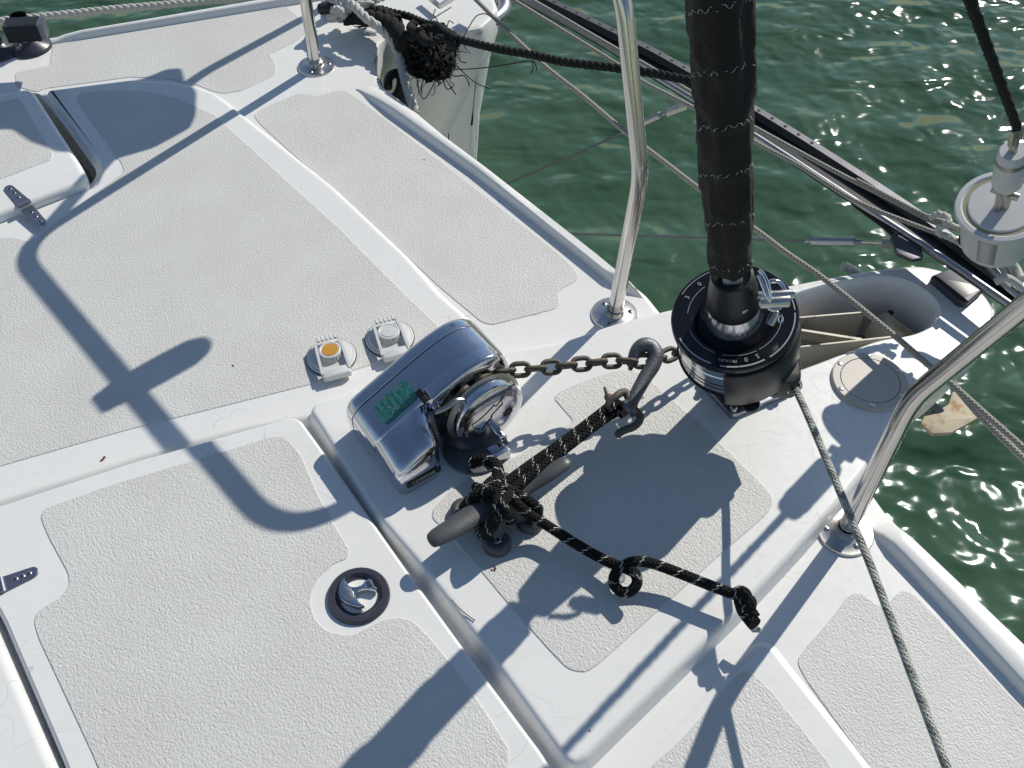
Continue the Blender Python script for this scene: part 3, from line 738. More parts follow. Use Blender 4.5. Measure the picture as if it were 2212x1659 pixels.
rope([(1336, 890, .080), (1322, 896, .080), (1296, 912, .080), (1234, 960, .080), (1176, 1004, .080), (1118, 1048, .082), (1092, 1076, .084)])
rope([(1320, 880, .092), (1328, 872, .092), (1340, 876, .088), (1344, 888, .080), (1336, 898, .076)])
# wraps over and under the horn
rope([(1028, 1052, .05), (1042, 1055, .070), (1062, 1052, .084), (1090, 1058, .095), (1118, 1068, .095), (1145, 1084, .084), (1160, 1096, .066), (1150, 1108, .052), (1120, 1112, .045)])
rope([(1012, 1090, .045), (1022, 1072, .068), (1050, 1060, .088), (1078, 1066, .096), (1104, 1078, .094), (1135, 1096, .074), (1165, 1108, .050)])
rope([(1090, 1052, .070), (1084, 1075, .094), (1078, 1105, .096), (1066, 1135, .086), (1050, 1152, .060), (1040, 1152, .045), (1062, 1140, .042), (1100, 1120, .044), (1130, 1105, .05)])
rope([(1068, 1050, .075), (1076, 1078, .098), (1070, 1110, .094), (1056, 1136, .078), (1036, 1146, .052)])
rope([(1000, 1098, .05), (1015, 1080, .072), (1040, 1062, .082), (1060, 1040, .070), (1080, 1030, .05)])
rope([(1110, 1058, .082), (1098, 1072, .103), (1088, 1088, .106), (1092, 1108, .095), (1104, 1124, .07)])
tail = [(1095, 1068, .096), (1108, 1078, .098), (1125, 1096, .088), (1150, 1116, .070), (1180, 1134, .058), (1230, 1166, .056), (1280, 1196, .054), (1320, 1216, .056), (1352, 1228, .062), (1372, 1240, .068), (1376, 1260, .064), (1362, 1277, .056),
        (1342, 1278, .050), (1327, 1262, .050), (1328, 1242, .056), (1342, 1226, .066), (1366, 1214, .070), (1395, 1214, .068), (1430, 1224, .063), (1480, 1243, .060), (1530, 1263, .060), (1575, 1280, .060), (1596, 1288, .060)]
rope(tail, RR * 1.04, name='tail', k=7)
rope([(1585, 1284, .062), (1600, 1276, .070), (1612, 1284, .072), (1610, 1298, .066), (1600, 1304, .056), (1606, 1316, .060), (1620, 1312, .070), (1622, 1298, .072), (1606, 1292, .062)], RR, name='end_knot')
rope([(1600, 1296, .056), (1607, 1318, .056), (1620, 1336, .058), (1630, 1348, .060)], RR * 1.35, name='rope_end')
rope([(1612, 1300, .064), (1622, 1318, .066), (1632, 1334, .064)], RR, name='rope_end')
rope([(1078, 1062, .078), (1074, 1040, .070), (1076, 1020, .068), (1068, 1002, .066), (1050, 994, .062), (1032, 995, .056), (1018, 1001, .05)], RR * 1.32, name='rope_end')
link('whipping_tape', sweep(ats([(1612, 1342, .040), (1630, 1358, .040), (1642, 1362, .042)], 0), [.004, .006, .003], 8), M_bone, sn)

# ================================================================== FURLER
AX = Vector((-.215, -.19, .955)).normalized()
P0 = Vector((.2825, .941, .369))
def ax(z): return P0 + AX * ((z - .369) / AX.z)
fb0 = basis(ax(.0), AX, FW)
H0 = .0
def fz(z): return (z) / AX.z                     # axial coordinate of a level on the stay
fur = thing('furler_drum', 'black and chrome jib furling drum under the rolled sail', 'furling drum', ax(ZC))
bp = [at(1580, 908, ZC), at(1505, 826, ZC), at(1640, 760, ZC), at(1712, 852, ZC)]
link('base_plate', prism(roundp(bp, .008, 4), ZC + .001, ZC + .011, .002), M_alu, fur)
for i, c in enumerate(((1583, 888), (1526, 830), (1684, 850), (1636, 780))):
    q = at(c[0], c[1], ZC + .011); b_ = basis(q, Z, FW)
    link('bolt', [tr(lathe([(.008, 0), (.008, .002), (.0055, .0021), (.0055, .009), (.004, .0105), (0, .0108)], 6 * 4), b_)], M_flange, fur)
R0 = .0925
dp = lambda prof, n=72, **k: tr(lathe(prof, n, **k), fb0)
z1, z2 = fz(.168), fz(.247)
link('lower_hub', dp([(0, fz(.040)), (.030, fz(.040)), (.034, fz(.05)), (.034, fz(.13)), (.06, fz(.145)), (.06, z1)]), M_black, fur)
link('line_spool', dp([(0, z1 - .001), (.080, z1 - .001), (.0825, z1 + .002), (.0825, z1 + .046), (.081, z1 + .0475), (.081, z1 + .0505), (.0835, z1 + .052), (.0835, z2 - .016), (.081, z2 - .012)]), M_chrome, fur, 30)
link('spool_groove', [dp([(.0828, z1 + .014), (.0828, z1 + .0165)]), dp([(.0828, z1 + .024), (.0828, z1 + .0265)])], M_dark, fur)
link('spool_lower_disc', dp([(.05, z1 - .006), (.082, z1 - .006), (.085, z1 - .001), (.07, z1)]), M_black, fur)  # black disc below the spool, its own colour
disc = link('number_disc', dp([(.070, z2 - .016), (.0855, z2 - .013), (.0875, z2 - .009), (.0878, z2 - .003), (.0868, z2), (.0855, z2 + .001), (.0600, z2 + .0004), (.056, z2 - .004), (.050, z2 - .010), (.03, z2 - .010)], 96), M_gloss, fur, 30)
def arcg(r0, r1, a0, a1, h=.0014, n=24):
    V, F = [], []
    for i in range(n + 1):
        a = math.radians(a0 + (a1 - a0) * i / n)
        for r in (r0, r1): V.append(Vector((r * math.cos(a), r * math.sin(a), z2 + h)))
    for i in range(n): F.append((2 * i, 2 * i + 1, 2 * i + 3, 2 * i + 2))
    return tr((V, F, None), fb0)
# angles measured from boat forward, counterclockwise; camera sits near -125 degrees
def ang_of(px, py):
    p = at(px, py, .247) - ax(.247); return math.degrees(math.atan2(p.dot(fb0[2]), p.dot(fb0[1])))
def A2(a, b): 
    while b < a: b += 360
    return a, b
rings = []
for (pa, pb, r0, r1) in (((1485, 815), (1460, 715), .0805, .0828), ((1495, 830), (1485, 815), .0805, .0828), ((1600, 838), (1535, 832), .0805, .0828), ((1672, 798), (1603, 838), .0805, .0828), ((1713, 690), (1676, 782), .0810, .0828), ((1512, 650), (1560, 600), .0815, .0825), ((1690, 640), (1712, 685), .0812, .0828)):
    a, b = ang_of(*pb), ang_of(*pa)
    if (b - a) % 360 > 180: a, b = b, a
    a, b = A2(a, b); rings.append(arcg(r0, r1, a, b))
for (pa, pb) in (((1515, 790), (1480, 700)), ((1660, 790), (1540, 810)), ((1690, 690), (1655, 770)), ((1495, 670), (1530, 630))):
    a, b = ang_of(*pb), ang_of(*pa)
    if (b - a) % 360 > 180: a, b = b, a
    a, b = A2(a, b); rings.append(arcg(.0640, .0647, a, b))
for g_ in rings: link('index_ring', g_, M_print, disc)
def glyph(s, px, py, size=.010, flip=0):
    a = math.radians(ang_of(px, py)); rad = fb0[1] * math.cos(a) + fb0[2] * math.sin(a)
    c = fb0[0] + AX * (z2 + .0018) + rad * .0725
    y = rad * (-1 if flip else 1); x = y.cross(AX); return textgeo(s, size, .0002, (c, x, AX.cross(x), AX))
link('lettering', [glyph('C', 1538, 605), glyph('0', 1518, 623), glyph('3', 1498, 645), glyph('S', 1655, 794), glyph('0', 1625, 813), glyph('PROFURL', 1560, 825, .006)], M_print, disc)
link('number_disc_inner', dp([(.050, z2 - .010), (.030, z2 - .0095), (.0, z2 - .0095)]), M_black, fur)
link('chrome_skirt', dp([(.0515, z2 - .010), (.0515, z2 - .007), (.0350, z2 + .035), (.033, z2 + .0355)], 64), M_chrome, fur, 30)
zc = z2 + .034
link('black_cone', dp([(.0358, zc - .001), (.0362, zc + .003), (.0350, zc + .018), (.0315, zc + .044), (.0290, zc + .058), (.0275, zc + .068), (.024, zc + .069), (.023, zc + .062), (0, zc + .062)], 56), M_black, fur)
cn = (fb0[1] * math.cos(math.radians(-140)) + fb0[2] * math.sin(math.radians(-140)))
sd = -(CF - AX * CF.dot(AX)).normalized(); screw(fur, fb0[0] + AX * (zc + .024) + sd * .0338, sd, .0045, .002)
# line guard (cage) on the starboard side
vr = []
ga0 = ang_of(1545, 850) ; ga1 = ang_of(1745, 700)
ga0, ga1 = A2(*((ga0, ga1) if (ga1 - ga0) % 360 < 180 else (ga1, ga0)))
cage = tr(lathe([(.0835, z1 - .016), (.0895, z1 - .016), (.0915, z1 - .012), (.0915, z2 - .020), (.0895, z2 - .015), (.0865, z2 - .014)], 40, (ga1 - ga0) / 360, ga0 / 360), fb0)
link('line_guard', cage, M_black, fur)
# guard block with fairlead opening
e1 = at(1548, 845, .105); e2 = at(1725, 855, .105)
gx = (at(1728, 842, .15) - at(1553, 836, .15)); gx.z = 0; gx.normalize(); gy = Z.cross(gx)
c = (at(1555, 838, .150) + at(1731, 838, .150)) / 2
L = (at(1731, 838, .150) - at(1555, 838, .150)).length
blk = prism(roundp([(-L / 2, 0), (L / 2 - .014, -.004), (L / 2, .010), (L / 2, .065), (L / 2 - .03, .085), (-L / 2 + .02, .02), (-L / 2, .012)], .006, 4), -.022, .022, .003)
gbk = (c, gx, AX.cross(gx).normalized(), AX)
gd_ = link('guard_block', tr(blk, gbk), M_black, fur)
link('guard_window', tr(box(.050, .002, .026, .001, -.014), (c + gx * -.002 - gbk[2] * .0030,) + gbk[1:]), M_dark, gd_)
link('fairlead', [tr(lathe([(.0085, -.002), (.0115, -.003), (.0135, 0), (.012, .003), (.0085, .002)], 24), basis(at(1716, 836, .150), Vector((.35, -.85, .1)), Z))], M_chrome, gd_)
screw(gd_, c - gx * (L / 2 - .012) + gbk[2] * .0005 + AX * -.004, -gbk[2], .0050, .0015)
link('guard_nut', tr(cyl(.013, -.006, .002, 20), basis(at(1622, 872, .125), AX)), M_black, gd_)
# tack shackle and toggle on the drum
sp_ = at(1680, 625, .27)
link('tack_swivel', [tr(cyl(.0085, -.020, .020, 20, .002), basis(at(1672, 652, .322), gx + Z * .15)), tr(cyl(.0062, -.024, .024, 20, .001), basis(at(1676, 637, .328), gx + Z * .15)), tr(cyl(.006, -.008, .012, 20), basis(at(1668, 690, .290), Vector((.3, .5, .6))))], M_flange, fur)
rg = [at(1672 + 24 * math.cos(t * math.pi / 8), 638 + 31 * math.sin(t * math.pi / 8), .326 - .012 * math.sin(t * math.pi / 8)) for t in range(16)]
link('tack_ring', sweep(spline(rg, 3, True), .0032, 10, closed=True), M_chrome, fur)
link('tack_shackle', [sweep(spline(ats([(1640, 584, .36), (1649, 594, .355), (1660, 620, .345), (1664, 648, .33), (1656, 640, .335), (1648, 618, .345), (1638, 594, .355)], 0), 5), .0030, 10)], M_chrome, fur)
link('split_ring', [sweep(spline([at(1698 + 5 * math.cos(t * math.pi / 5), 645 + 10 * math.sin(t * math.pi / 5), .325) for t in range(10)], 3, True), .0012, 6, closed=True), sweep(spline([at(1686 + 5 * math.cos(t * math.pi / 5), 690 + 7 * math.sin(t * math.pi / 5), .285) for t in range(10)], 3, True), .0011, 6, closed=True)], M_flange, fur)
# furled sail
sail = thing('furled_sail', 'tall black rolled headsail with white zigzag stitching above the drum', 'furled sail', ax(.31))
zt0 = fz(.366)
V, F = [], []
LZ = 5.0; rows = []; t = 0
while t < LZ: rows.append(t); t += .008 if t < 1.3 else .12
NS = 48
def sr(t, a):
    """radius of the wrapped cloth, with the spiral overlap step"""
    r = .0262 + .0040 * min(1, t / .5)
    ph = ((t - .028 * math.cos(a - 1.0)) / .077) % 1.0
    r += .0026 * (1 - ph) * (1 if t > .01 else 0) + .0015 * math.sin(3 * a + t * 7) + .0011 * math.sin(5 * a - t * 19) + .0022 * math.exp(-((a - .6 + .8 * math.sin(t * 4)) % (2 * math.pi)) * 1.2)
    r += noise.noise(Vector((math.cos(a) * 2.2, math.sin(a) * 2.2, t * 13 + a * 1.0))) * .0036 + noise.noise(Vector((math.cos(a) * 5, math.sin(a) * 5, t * 40))) * .0010
    return r
for t in rows:
    for k in range(NS):
        a = 2 * math.pi * k / NS; V.append(Vector((sr(t, a) * math.cos(a), sr(t, a) * math.sin(a), zt0 + t - (.004 * math.sin(a) if t == 0 else 0))))
for i in range(len(rows) - 1):
    for k in range(NS): k2 = (k + 1) % NS; F.append((i * NS + k, i * NS + k2, (i + 1) * NS + k2, (i + 1) * NS + k))
F.append(tuple(range(NS - 1, -1, -1)))
link('rolled_cloth', tr((V, F, None), fb0), M_cloth, sail, 60)
fl_ = box(.026, .022, .12, .003, zt0 - .068); link('foil', tr(fl_, (fb0[0], gx, AX.cross(gx), AX)), M_foil, fur)
cu_ = [(-.015, -.011), (.015, -.011)]
g = []
for row in range(20):
    t0 = .006 + row * .077
    if row == 1: t0 = .02 + .05
    a = 0.0; k = 0; pts = []
    while a < 2 * math.pi:
        tt = t0 + .028 * (1 - math.cos(a - 1.0)) * (.35 if row == 0 else 1) + (.0026 if k % 4 < 2 else -.0026)
        r = sr(tt, a) + .0004
        pts.append((Vector((r * math.cos(a), r * math.sin(a), zt0 + tt)))); a += .085; k += 1
    for i in range(len(pts) - 1):
        if random.random() < .62: g.append(tr(sweep([pts[i], pts[i].lerp(pts[i + 1], .72)], .00055, 4), fb0))
link('stitching', g, M_bone, sail)
# furling line
fl = link('furling_line', sweep(spline(ats([(1700, 800, .16), (1716, 836, .150), (1738, 882, .160), (1775, 968, .178), (1822, 1080, .186), (1872, 1200, .19), (1918, 1320, .19), (1962, 1437, .19), (2008, 1560, .19), (2046, 1662, .19), (2110, 1850, .19)], 0), 10), .0052, 14), M_ropeW, None, 80)
tag(fl, 'thin white line with dark flecks running from the drum to the lower right', 'line')

# ================================================================== DECK SWITCHES
def deckswitch(cx, cy, label, capm):
    c = at(cx, cy, ZP + .0012); ydir = Vector((.33, -.94, 0)).normalized(); xdir = Vector((.94, .33, 0)).normalized()
    th = thing('deck_switch', label, 'foot switch', c, 'foot switches beside the windlass'); b_ = basis(c, Z, xdir)
    link('base_ring', tr(lathe([(.0405, 0), (.0405, .003), (.038, .005), (.036, .0046), (.0345, .0075), (.031, .0085), (0, .0085)], 56), b_), M_wplast, th)
    link('gasket', tr(lathe([(.0418, 0), (.0418, .0022), (.039, .0024)], 56), b_), M_navy, th)
    g = []
    link('bellows', [tr(lathe([(.021, .008), (.0205, .009), (.0185, .0100), (.0200, .011), (.0185, .0125), (.019, .0135), (.0175, .015), (.0180, .0165)], 40), b_)], M_wplast, th)
    for k in range(13):
        a = math.pi * (1.08 + .84 * k / 12); p = c + xdir * math.cos(a) * .0205 + b_[2] * math.sin(a) * .0205
        g.append(sweep([p + Z * .008, p + Z * .0155 - (p - c) * .12], .0021, 7))
    link('bellows_rib', g, M_wplast, th)
    bt = link('button', tr(lathe([(.0185, .015), (.0192, .0175), (.0182, .0195), (.0155, .0202), (.0140, .0192), (0, .0192)], 40), b_), M_wplast, th)
    link('button_disc', tr(lathe([(.0138, .0193), (.0130, .0202), (0, .0204)], 36), b_), capm, bt)
    arms = []
    for s in (-1, 1): arms.append(sweep([c + xdir * s * .0195 - ydir * .028 + Z * .017, c + xdir * s * .0215 + ydir * .006 + Z * .016, c + xdir * s * .0225 + ydir * .046 + Z * .013], .0034, 4, sec=[(-1.2, -.7), (1.2, -.7), (1.2, .7), (-1.2, .7)]))
    arms.append(tr(box(.047, .019, .011, .003, .005), basis(c + ydir * .045, Z, xdir)))
    for k in range(5): arms.append(tr(box(.0045, .010, .004, .001, .017), basis(c - ydir * .028 + xdir * (-.014 + .007 * k), Z, xdir)))
    link('hinged_guard', arms, M_wplast, th); return th
deckswitch(716, 772, 'white foot switch with an amber stained button left of the windlass', M_amber)
deckswitch(842, 732, 'white foot switch with a plain pale button behind the windlass', M_wplast)
# access disc on the nose
c = at(1878, 826, ZC); dk = thing('access_disc', 'round beige access plate on the bow nose with bright screws', 'access plate', c)
b_ = basis(c, Z, FW)
link('ring', tr(lathe([(.0605, 0), (.0605, .004), (.0585, .0062), (.0475, .0062), (.047, .0052)], 72), b_), M_beige, dk)
link('plug', tr(lathe([(.0463, .0048), (.0458, .006), (0, .006)], 64), b_), M_beige, dk)
for k in range(6):
    a = math.radians(20 + 60 * k); screw(dk, c + Vector((math.cos(a), math.sin(a), 0)) * .0535 + Z * .0062, Z, .0048, .001, M_flange, False)

# ================================================================== BOW ROLLER
br = thing('bow_roller', 'weathered steel roller cheeks with a tan roller inside the bow nose well', 'bow roller', at(1830, 710, 0))
def cheek(a, b, h, th=.003):
    A, B = Vector(a), Vector(b); d = (B - A); d.z = 0; n_ = Z.cross(d).normalized() * th
    return ([A, B, B - Z * h, A - Z * h, A + n_, B + n_, B + n_ - Z * h, A + n_ - Z * h], [(0, 1, 2, 3), (7, 6, 5, 4), (0, 4, 5, 1), (1, 5, 6, 2), (3, 2, 6, 7), (0, 3, 7, 4)], None)
link('cheek_plate', cheek(at(1640, 694, .012), at(1868, 675, .012), .10), M_cheek, br)
link('cheek_plate', cheek(at(1640, 760, .012), at(1930, 728, .016), .12), M_cheek, br)
link('centre_bar', cheek(at(1650, 702, -.002), at(1862, 735, -.002), .02, .005), M_cheek, br)
rc = at(1925, 728, -.045)
link('roller', tr(lathe([(0, -.035), (.028, -.035), (.030, -.032), (.030, -.010), (.029, 0), (.030, .010), (.030, .032), (.028, .035), (0, .035)], 40), basis(rc, PT)), M_cream, br)
link('well_hole', [tr(cyl(.008, -.003, .004, 16), basis(at(1921, 678, -.03), SB + Z * .1))], M_dark, br)  # dark disc stands in for the shaded hole in the well wall
# anchor crown under the nose
ank = thing('anchor', 'rust streaked cream anchor blade showing under the right side of the bow nose', 'anchor', at(2050, 900, -.2))
link('blade', prism(roundp(ats([(2016, 936), (2056, 934), (2114, 902), (2092, 866), (2078, 844), (2058, 846), (2050, 872), (2030, 885), (2000, 890), (1990, 915)], -.2), .002, 2), -.208, -.2, .001), M_cream, ank)
link('shank', sweep(ats([(2030, 890, -.205), (1985, 850, -.17), (1930, 800, -.13)], 0), .010, 4), M_galv, ank)
def alink(): pass

# ================================================================== CROSSBEAM AND RIGGING AHEAD
ZB = .092
def ln(pts, z=ZB, k=6): return spline(ats(pts, z), k)
Tc = [(1050, -66), (1189, 2), (1331, 71), (1441, 127), (1664, 256), (1862, 381), (1986, 464), (2110, 556), (2240, 655)]
Sc = [(1050, -50), (1160, 14), (1290, 86), (1392, 150), (1540, 240), (1644, 302), (1850, 436), (2010, 540), (2168, 648), (2260, 712)]
beam = thing('crossbeam', 'long dark aluminium crossbeam with a row of holes crossing behind the sail', 'crossbeam', at(1664, 270, ZB))
TL = resample(ln(Tc), .03); SL = ln(Sc, ZB - .01)
def strip(L, w, h, z0, sec=None): 
    return sweep(L, 1, sec=[(-h, -w), (h, -w), (h, w), (-h, w)])
def ribbon(L, ro, h):
    V, F = [], []; T, N, B = frames(L)
    for i, p in enumerate(L):
        s = Vector((T[i].y, -T[i].x, 0)).normalized()
        for a in ro: V.append(p + s * a[0] + Z * a[1])
    m = len(ro)
    for i in range(len(L) - 1):
        for k in range(m): k2 = (k + 1) % m; F.append((i * m + k, (i + 1) * m + k, (i + 1) * m + k2, i * m + k2))
    F.append(tuple(range(m))); F.append(tuple((len(L) - 1) * m + k for k in range(m - 1, -1, -1)))
    return V, F, None
trk = link('perforated_track', ribbon(TL, [(-.0075, .003), (.0075, .003), (.0075, 0), (-.0075, 0)], 0), M_dull, beam)
HL = resample(ln([(1151, -17)] + Tc[1:-1]), .0335)
for p in HL[:24]:
    link('track_hole', tr(cyl(.0036, -.0005, .0008, 14, .0001), basis(p + Z * .003, Z)), M_dark, trk)
V, F = [], []; NB = 40
A_ = resample(ln(Tc), .01); A_ = [A_[int(i * (len(A_) - 1) / NB)] for i in range(NB + 1)]
B_ = resample(ln(Sc, ZB - .004), .01); B_ = [B_[int(i * (len(B_) - 1) / NB)] for i in range(NB + 1)]
for a, b in zip(A_, B_):
    d = (b - a).normalized()
    V += [a + d * .001 - Z * .001, a + d * .010 - Z * .012, b - d * .006 - Z * .012, b - d * .004 - Z * .014, a - Z * .014]
for i in range(NB):
    for k in range(5): k2 = (k + 1) % 5; F.append((i * 5 + k, (i + 1) * 5 + k, (i + 1) * 5 + k2, i * 5 + k2))
link('beam_web', (V, F, None), M_black, beam)
link('edge_tube', sweep(ln(Sc, ZB - .006), .0062, 14), M_alu, beam)
def solo(name, px, r, m, label, cat, z=.0, group=None, k=8, n=12):
    o = link(name, sweep(spline(ats(px, z), k), r, n), m, None, 80); return tag(o, label, cat, group)
solo('white_line', [(1095, -8), (1109, 0), (1336, 140), (1392, 178), (1520, 244), (1644, 314), (1726, 358), (1846, 433), (1960, 480), (2067, 522), (2120, 560)], .0042, M_ropeP, 'weathered white line lying along the near side of the crossbeam', 'line', ZB + .02, 'white lines along the crossbeam')
solo('white_line', [(1150, 0), (1353, 118), (1392, 138), (1520, 215), (1644, 283), (1730, 330), (1819, 378), (1925, 432), (2013, 478), (2090, 500)], .0042, M_ropeP, 'weathered white line on the crossbeam next to its row of holes', 'line', ZB + .025, 'white lines along the crossbeam')
solo('white_line', [(1850, 388), (1930, 430), (2005, 468), (2050, 480)], .0036, M_ropeP, 'short white line beside the holes ending at the white knot', 'line', ZB + .03, 'white lines along the crossbeam')
solo('white_line', [(1015, -18), (1029, 0), (1163, 130), (1260, 208), (1353, 287), (1404, 326), (1536, 427), (1641, 502), (1699, 546), (1781, 603), (1921, 716), (2017, 798), (2050, 824), (2127, 893), (2212, 968), (2330, 1070)], .0050, M_ropeP, 'long taut weathered line passing behind the sail and over the bow nose', 'line', .072)
solo('white_line', [(2050, 818), (2062, 832), (2120, 900), (2212, 992), (2330, 1100)], .0060, M_ropeP, 'second grey line leaving the bow nose towards the right edge of the frame', 'line', .02)
def stay(name, wire, body, fork, label, r=.0026):
    th = thing(name, label, 'wire stay', at(*body[0]), 'wire stays below the crossbeam')
    link('wire', sweep([at(*p) for p in wire], r, 8), M_galv, th)
    a, b = at(*body[0]), at(*body[1]); d = (b - a)
    link('turnbuckle', [sweep([a, a + d * .08, a + d * .12, a + d * .88, a + d * .92, b], [.004, .0045, .0085, .0085, .0045, .004], 10)], M_alu, th)
    link('fork', [sweep([at(*fork[0]), at(*fork[1])], .0085, 4, sec=[(-.5, -1), (.5, -1), (.5, 1), (-.5, 1)]), sweep([b, at(*fork[0])], .0035, 8)], M_plate, th)
    return th
stay('wire_stay', [(1060, 412, -.36), (1249, 331, -.12), (1345, 287, .0)], [(1345, 287, .0), (1438, 244, .07)], [(1440, 243, .07), (1482, 228, .09)], 'wire stay with turnbuckle left of the sail rising to the crossbeam')
stay('wire_stay', [(1180, 504, -.40), (1239, 505, -.3), (1540, 514, -.14), (1741, 521, .0)], [(1741, 521, .0), (1862, 523, .05)], [(1906, 525, .07), (1950, 528, .08)], 'level wire stay with turnbuckle right of the sail under the crossbeam')
tang = link('tang_plate', prism(roundp(ats([(1925, 505), (1962, 500), (1990, 530), (1995, 556), (1970, 560), (1938, 545)], .085), .004, 3), .078, .085, .001), M_dull, beam)
bk = solo('braided_black_line', [(1846, 438), (1872, 458), (1905, 482), (1940, 512)], .0065, M_tar, 'short black laid line hanging under the crossbeam right of the sail', 'line', .08)
link('rod_end', [sweep([at(1822, 573, .02), at(1852, 590, .0)], .0085, 14)], M_alu, beam)
# bow fitting pad below the beam
link('pad', prism(roundp(ats([(2010, 598), (2058, 578), (2128, 622), (2090, 655), (2072, 652)], ZC + .012), .004, 3), ZC + .001, ZC + .014, .002), M_navy, beam)

# ================================================================== WHITE FURLER
w0 = at(2152, 520, .195); w1 = at(2200, 262, .452)
WA = (w1 - w0).normalized(); wb = basis(w0, WA, FW); LW = (w1 - w0).length
wf_ = thing('code_zero_furler', 'white furling drum at the right edge with a dark line going up', 'furling drum', w0)
q = LW
link('cup', tr(lathe([(0, -.004), (.050, -.002), (.052, .002), (.057, .072), (.058, .082), (.050, .082)], 56), wb), M_wplast, wf_)
for s_ in (.52, .78): link('stripe', tr(lathe([(.0525, .008), (.0572, .068)], 8, .08, s_), wb), M_alu, wf_)
pl = link('upper_plate', tr(lathe([(.057, .082), (.065, .083), (.067, .087), (.065, .091), (.058, .0915), (.055, .089), (.049, .089), (.047, .0915), (.0, .0918)], 64), wb), M_wplast, wf_)
link('plate_groove', tr(lathe([(.0545, .0893), (.0495, .0893)], 64), wb), mat('olive_stain', (.34, .31, .18), .6), pl)
link('hub_fitting', [tr(cyl(.010, .09, .135, 20), wb), tr(box(.034, .008, .045, .002, .09), wb), tr(cyl(.006, -.02, .02, 14), basis(wb[0] + WA * .12, SB + FW * .4))], M_plate, wf_)
link('swivel', tr(lathe([(0, .135), (.017, .137), (.021, .145), (.021, .20), (.0195, .204), (.0195, .21), (.017, .214), (0, .214)], 40), wb), M_wplast, wf_)
link('swivel_band', tr(lathe([(.0214, .192), (.0214, .200)], 40), wb), M_plate, wf_)
link('top_shackle', [tr(cyl(.006, .21, .245, 14), wb), tr(box(.022, .008, .03, .002, .232), wb)], M_plate, wf_)
top = wb[0] + WA * .262
dr = (at(2095, 0, top.z + .29) - top)
pr2 = top + dr * 6
o = link('torsion_rope', laid([top, top + dr * .5, pr2], .0068, .035, 3, 6, .009), M_tar, None, 80); tag(o, 'dark laid rope rising from the white furler to the top right of the frame', 'rope')
# knot, hooks and shackles around the beam end
kn = laid(spline(ats([(2010, 470, .17), (2028, 462, .185), (2048, 470, .19), (2046, 486, .185), (2028, 492, .175), (2030, 505, .165), (2050, 512, .16), (2085, 530, .16)], 0), 6), .0055, .03, 3, 6, .003) + laid(spline(ats([(2040, 478, .19), (2062, 490, .17), (2095, 500, .165)], 0), 6), .005, .03, 3, 6, .003)
o = link('rope_knot', kn, M_three, None, 80); tag(o, 'small white rope knot tied at the right end of the crossbeam', 'rope knot')
tk = thing('tack_fitting', 'steel shackles and rope lashing below the white furler', 'shackle cluster', at(2150, 560, .15))
for pts, r, m_ in (([(2082, 505, .18), (2075, 520, .18), (2090, 535, .17), (2115, 548, .17), (2135, 545, .17)], .0045, M_black), ([(2110, 505, .17), (2140, 525, .16), (2160, 545, .155), (2176, 562, .15)], .006, M_dark),
                   ([(2090, 535, .15), (2120, 556, .145), (2150, 590, .14), (2180, 622, .135), (2215, 650, .13)], .006, M_alu), ([(2140, 560, .15), (2165, 580, .145), (2175, 600, .14)], .005, M_three), ([(2160, 556, .16), (2180, 575, .15), (2188, 598, .14)], .005, M_three),
                   ([(2178, 560, .16), (2196, 580, .15), (2206, 602, .15)], .006, M_three), ([(2150, 610, .15), (2172, 600, .16), (2196, 612, .15), (2214, 630, .14)], .006, M_three)):
    link('lashing' if m_ is M_three else 'shackle', sweep(spline(ats(pts, .1), 5), r, 9), m_, tk)

# ================================================================== MOORING GEAR, PORT BOW
mc = thing('mooring_cleat', 'black mooring cleat under white rope turns near the top edge', 'cleat', at(750, 25, 0))
link('horn', sweep(spline(ats([(686, 22, .055), (700, 19, .058), (740, 10, .058), (790, 0, .058), (830, -12, .055)], 0), 5), [.004 + .0095 * min(1, min(i, 20 - i) / 3) for i in range(21)], 14), M_black, mc)
link('foot', [tr(lathe([(.03, 0), (.03, .01), (.014, .016), (.013, .05)], 24), basis(at(728, 30, 0), Z)), tr(lathe([(.03, 0), (.03, .01), (.014, .016), (.013, .05)], 24), basis(at(790, 18, 0), Z))], M_black, mc)
wr = thing('white_mooring_rope', 'white three strand rope wound on the port bow cleat and hanging over the edge', 'rope', at(790, 40, .05))
RW = .0105
link('hanging_strand', laid(spline(ats([(700, 10, .06), (724, -4, .075), (744, 0, .08), (764, 12, .078), (792, 40, .07), (817, 58, .055), (843, 83, .035), (858, 112, .01), (868, 145, -.01), (878, 185, -.02), (888, 218, -.03), (899, 246, -.05)], 0), 6), RW, .055, 3, 8, .0045), M_three, wr, 80)
for pts in ([(706, 8, .05), (712, 28, .045), (728, 40, .03), (756, 36, .035), (790, 24, .05), (818, 10, .06)], [(704, 16, .04), (716, 2, .07), (734, -2, .08), (742, 14, .07), (724, 32, .05), (712, 36, .03)], [(726, 4, .075), (748, 18, .07), (772, 12, .07), (800, 2, .07), (826, -6, .06)],
            [(735, 40, .02), (762, 30, .04), (790, 10, .07), (812, -4, .07)], [(716, 22, .05), (734, 22, .075), (744, 34, .05)]):
    link('cleat_turn', laid(spline(ats(pts, .05), 6), RW * .92, .05, 3, 8, .005), M_three, wr, 80)
bm = thing('black_mooring_rope', 'black laid rope with a frayed tangle stretched from the port bow to the crossbeam', 'rope', at(930, 90, .05))
main = [(795, 14, .05), (825, 20, .05), (849, 27, .055), (880, 34, .06), (906, 45, .065), (935, 56, .075), (962, 72, .085), (990, 84, .095), (1043, 98, .105), (1100, 110, .115), (1149, 118, .12), (1216, 133, .13), (1290, 142, .14), (1353, 150, .145), (1392, 155, .15), (1460, 168, .155), (1530, 186, .16), (1600, 220, .16)]
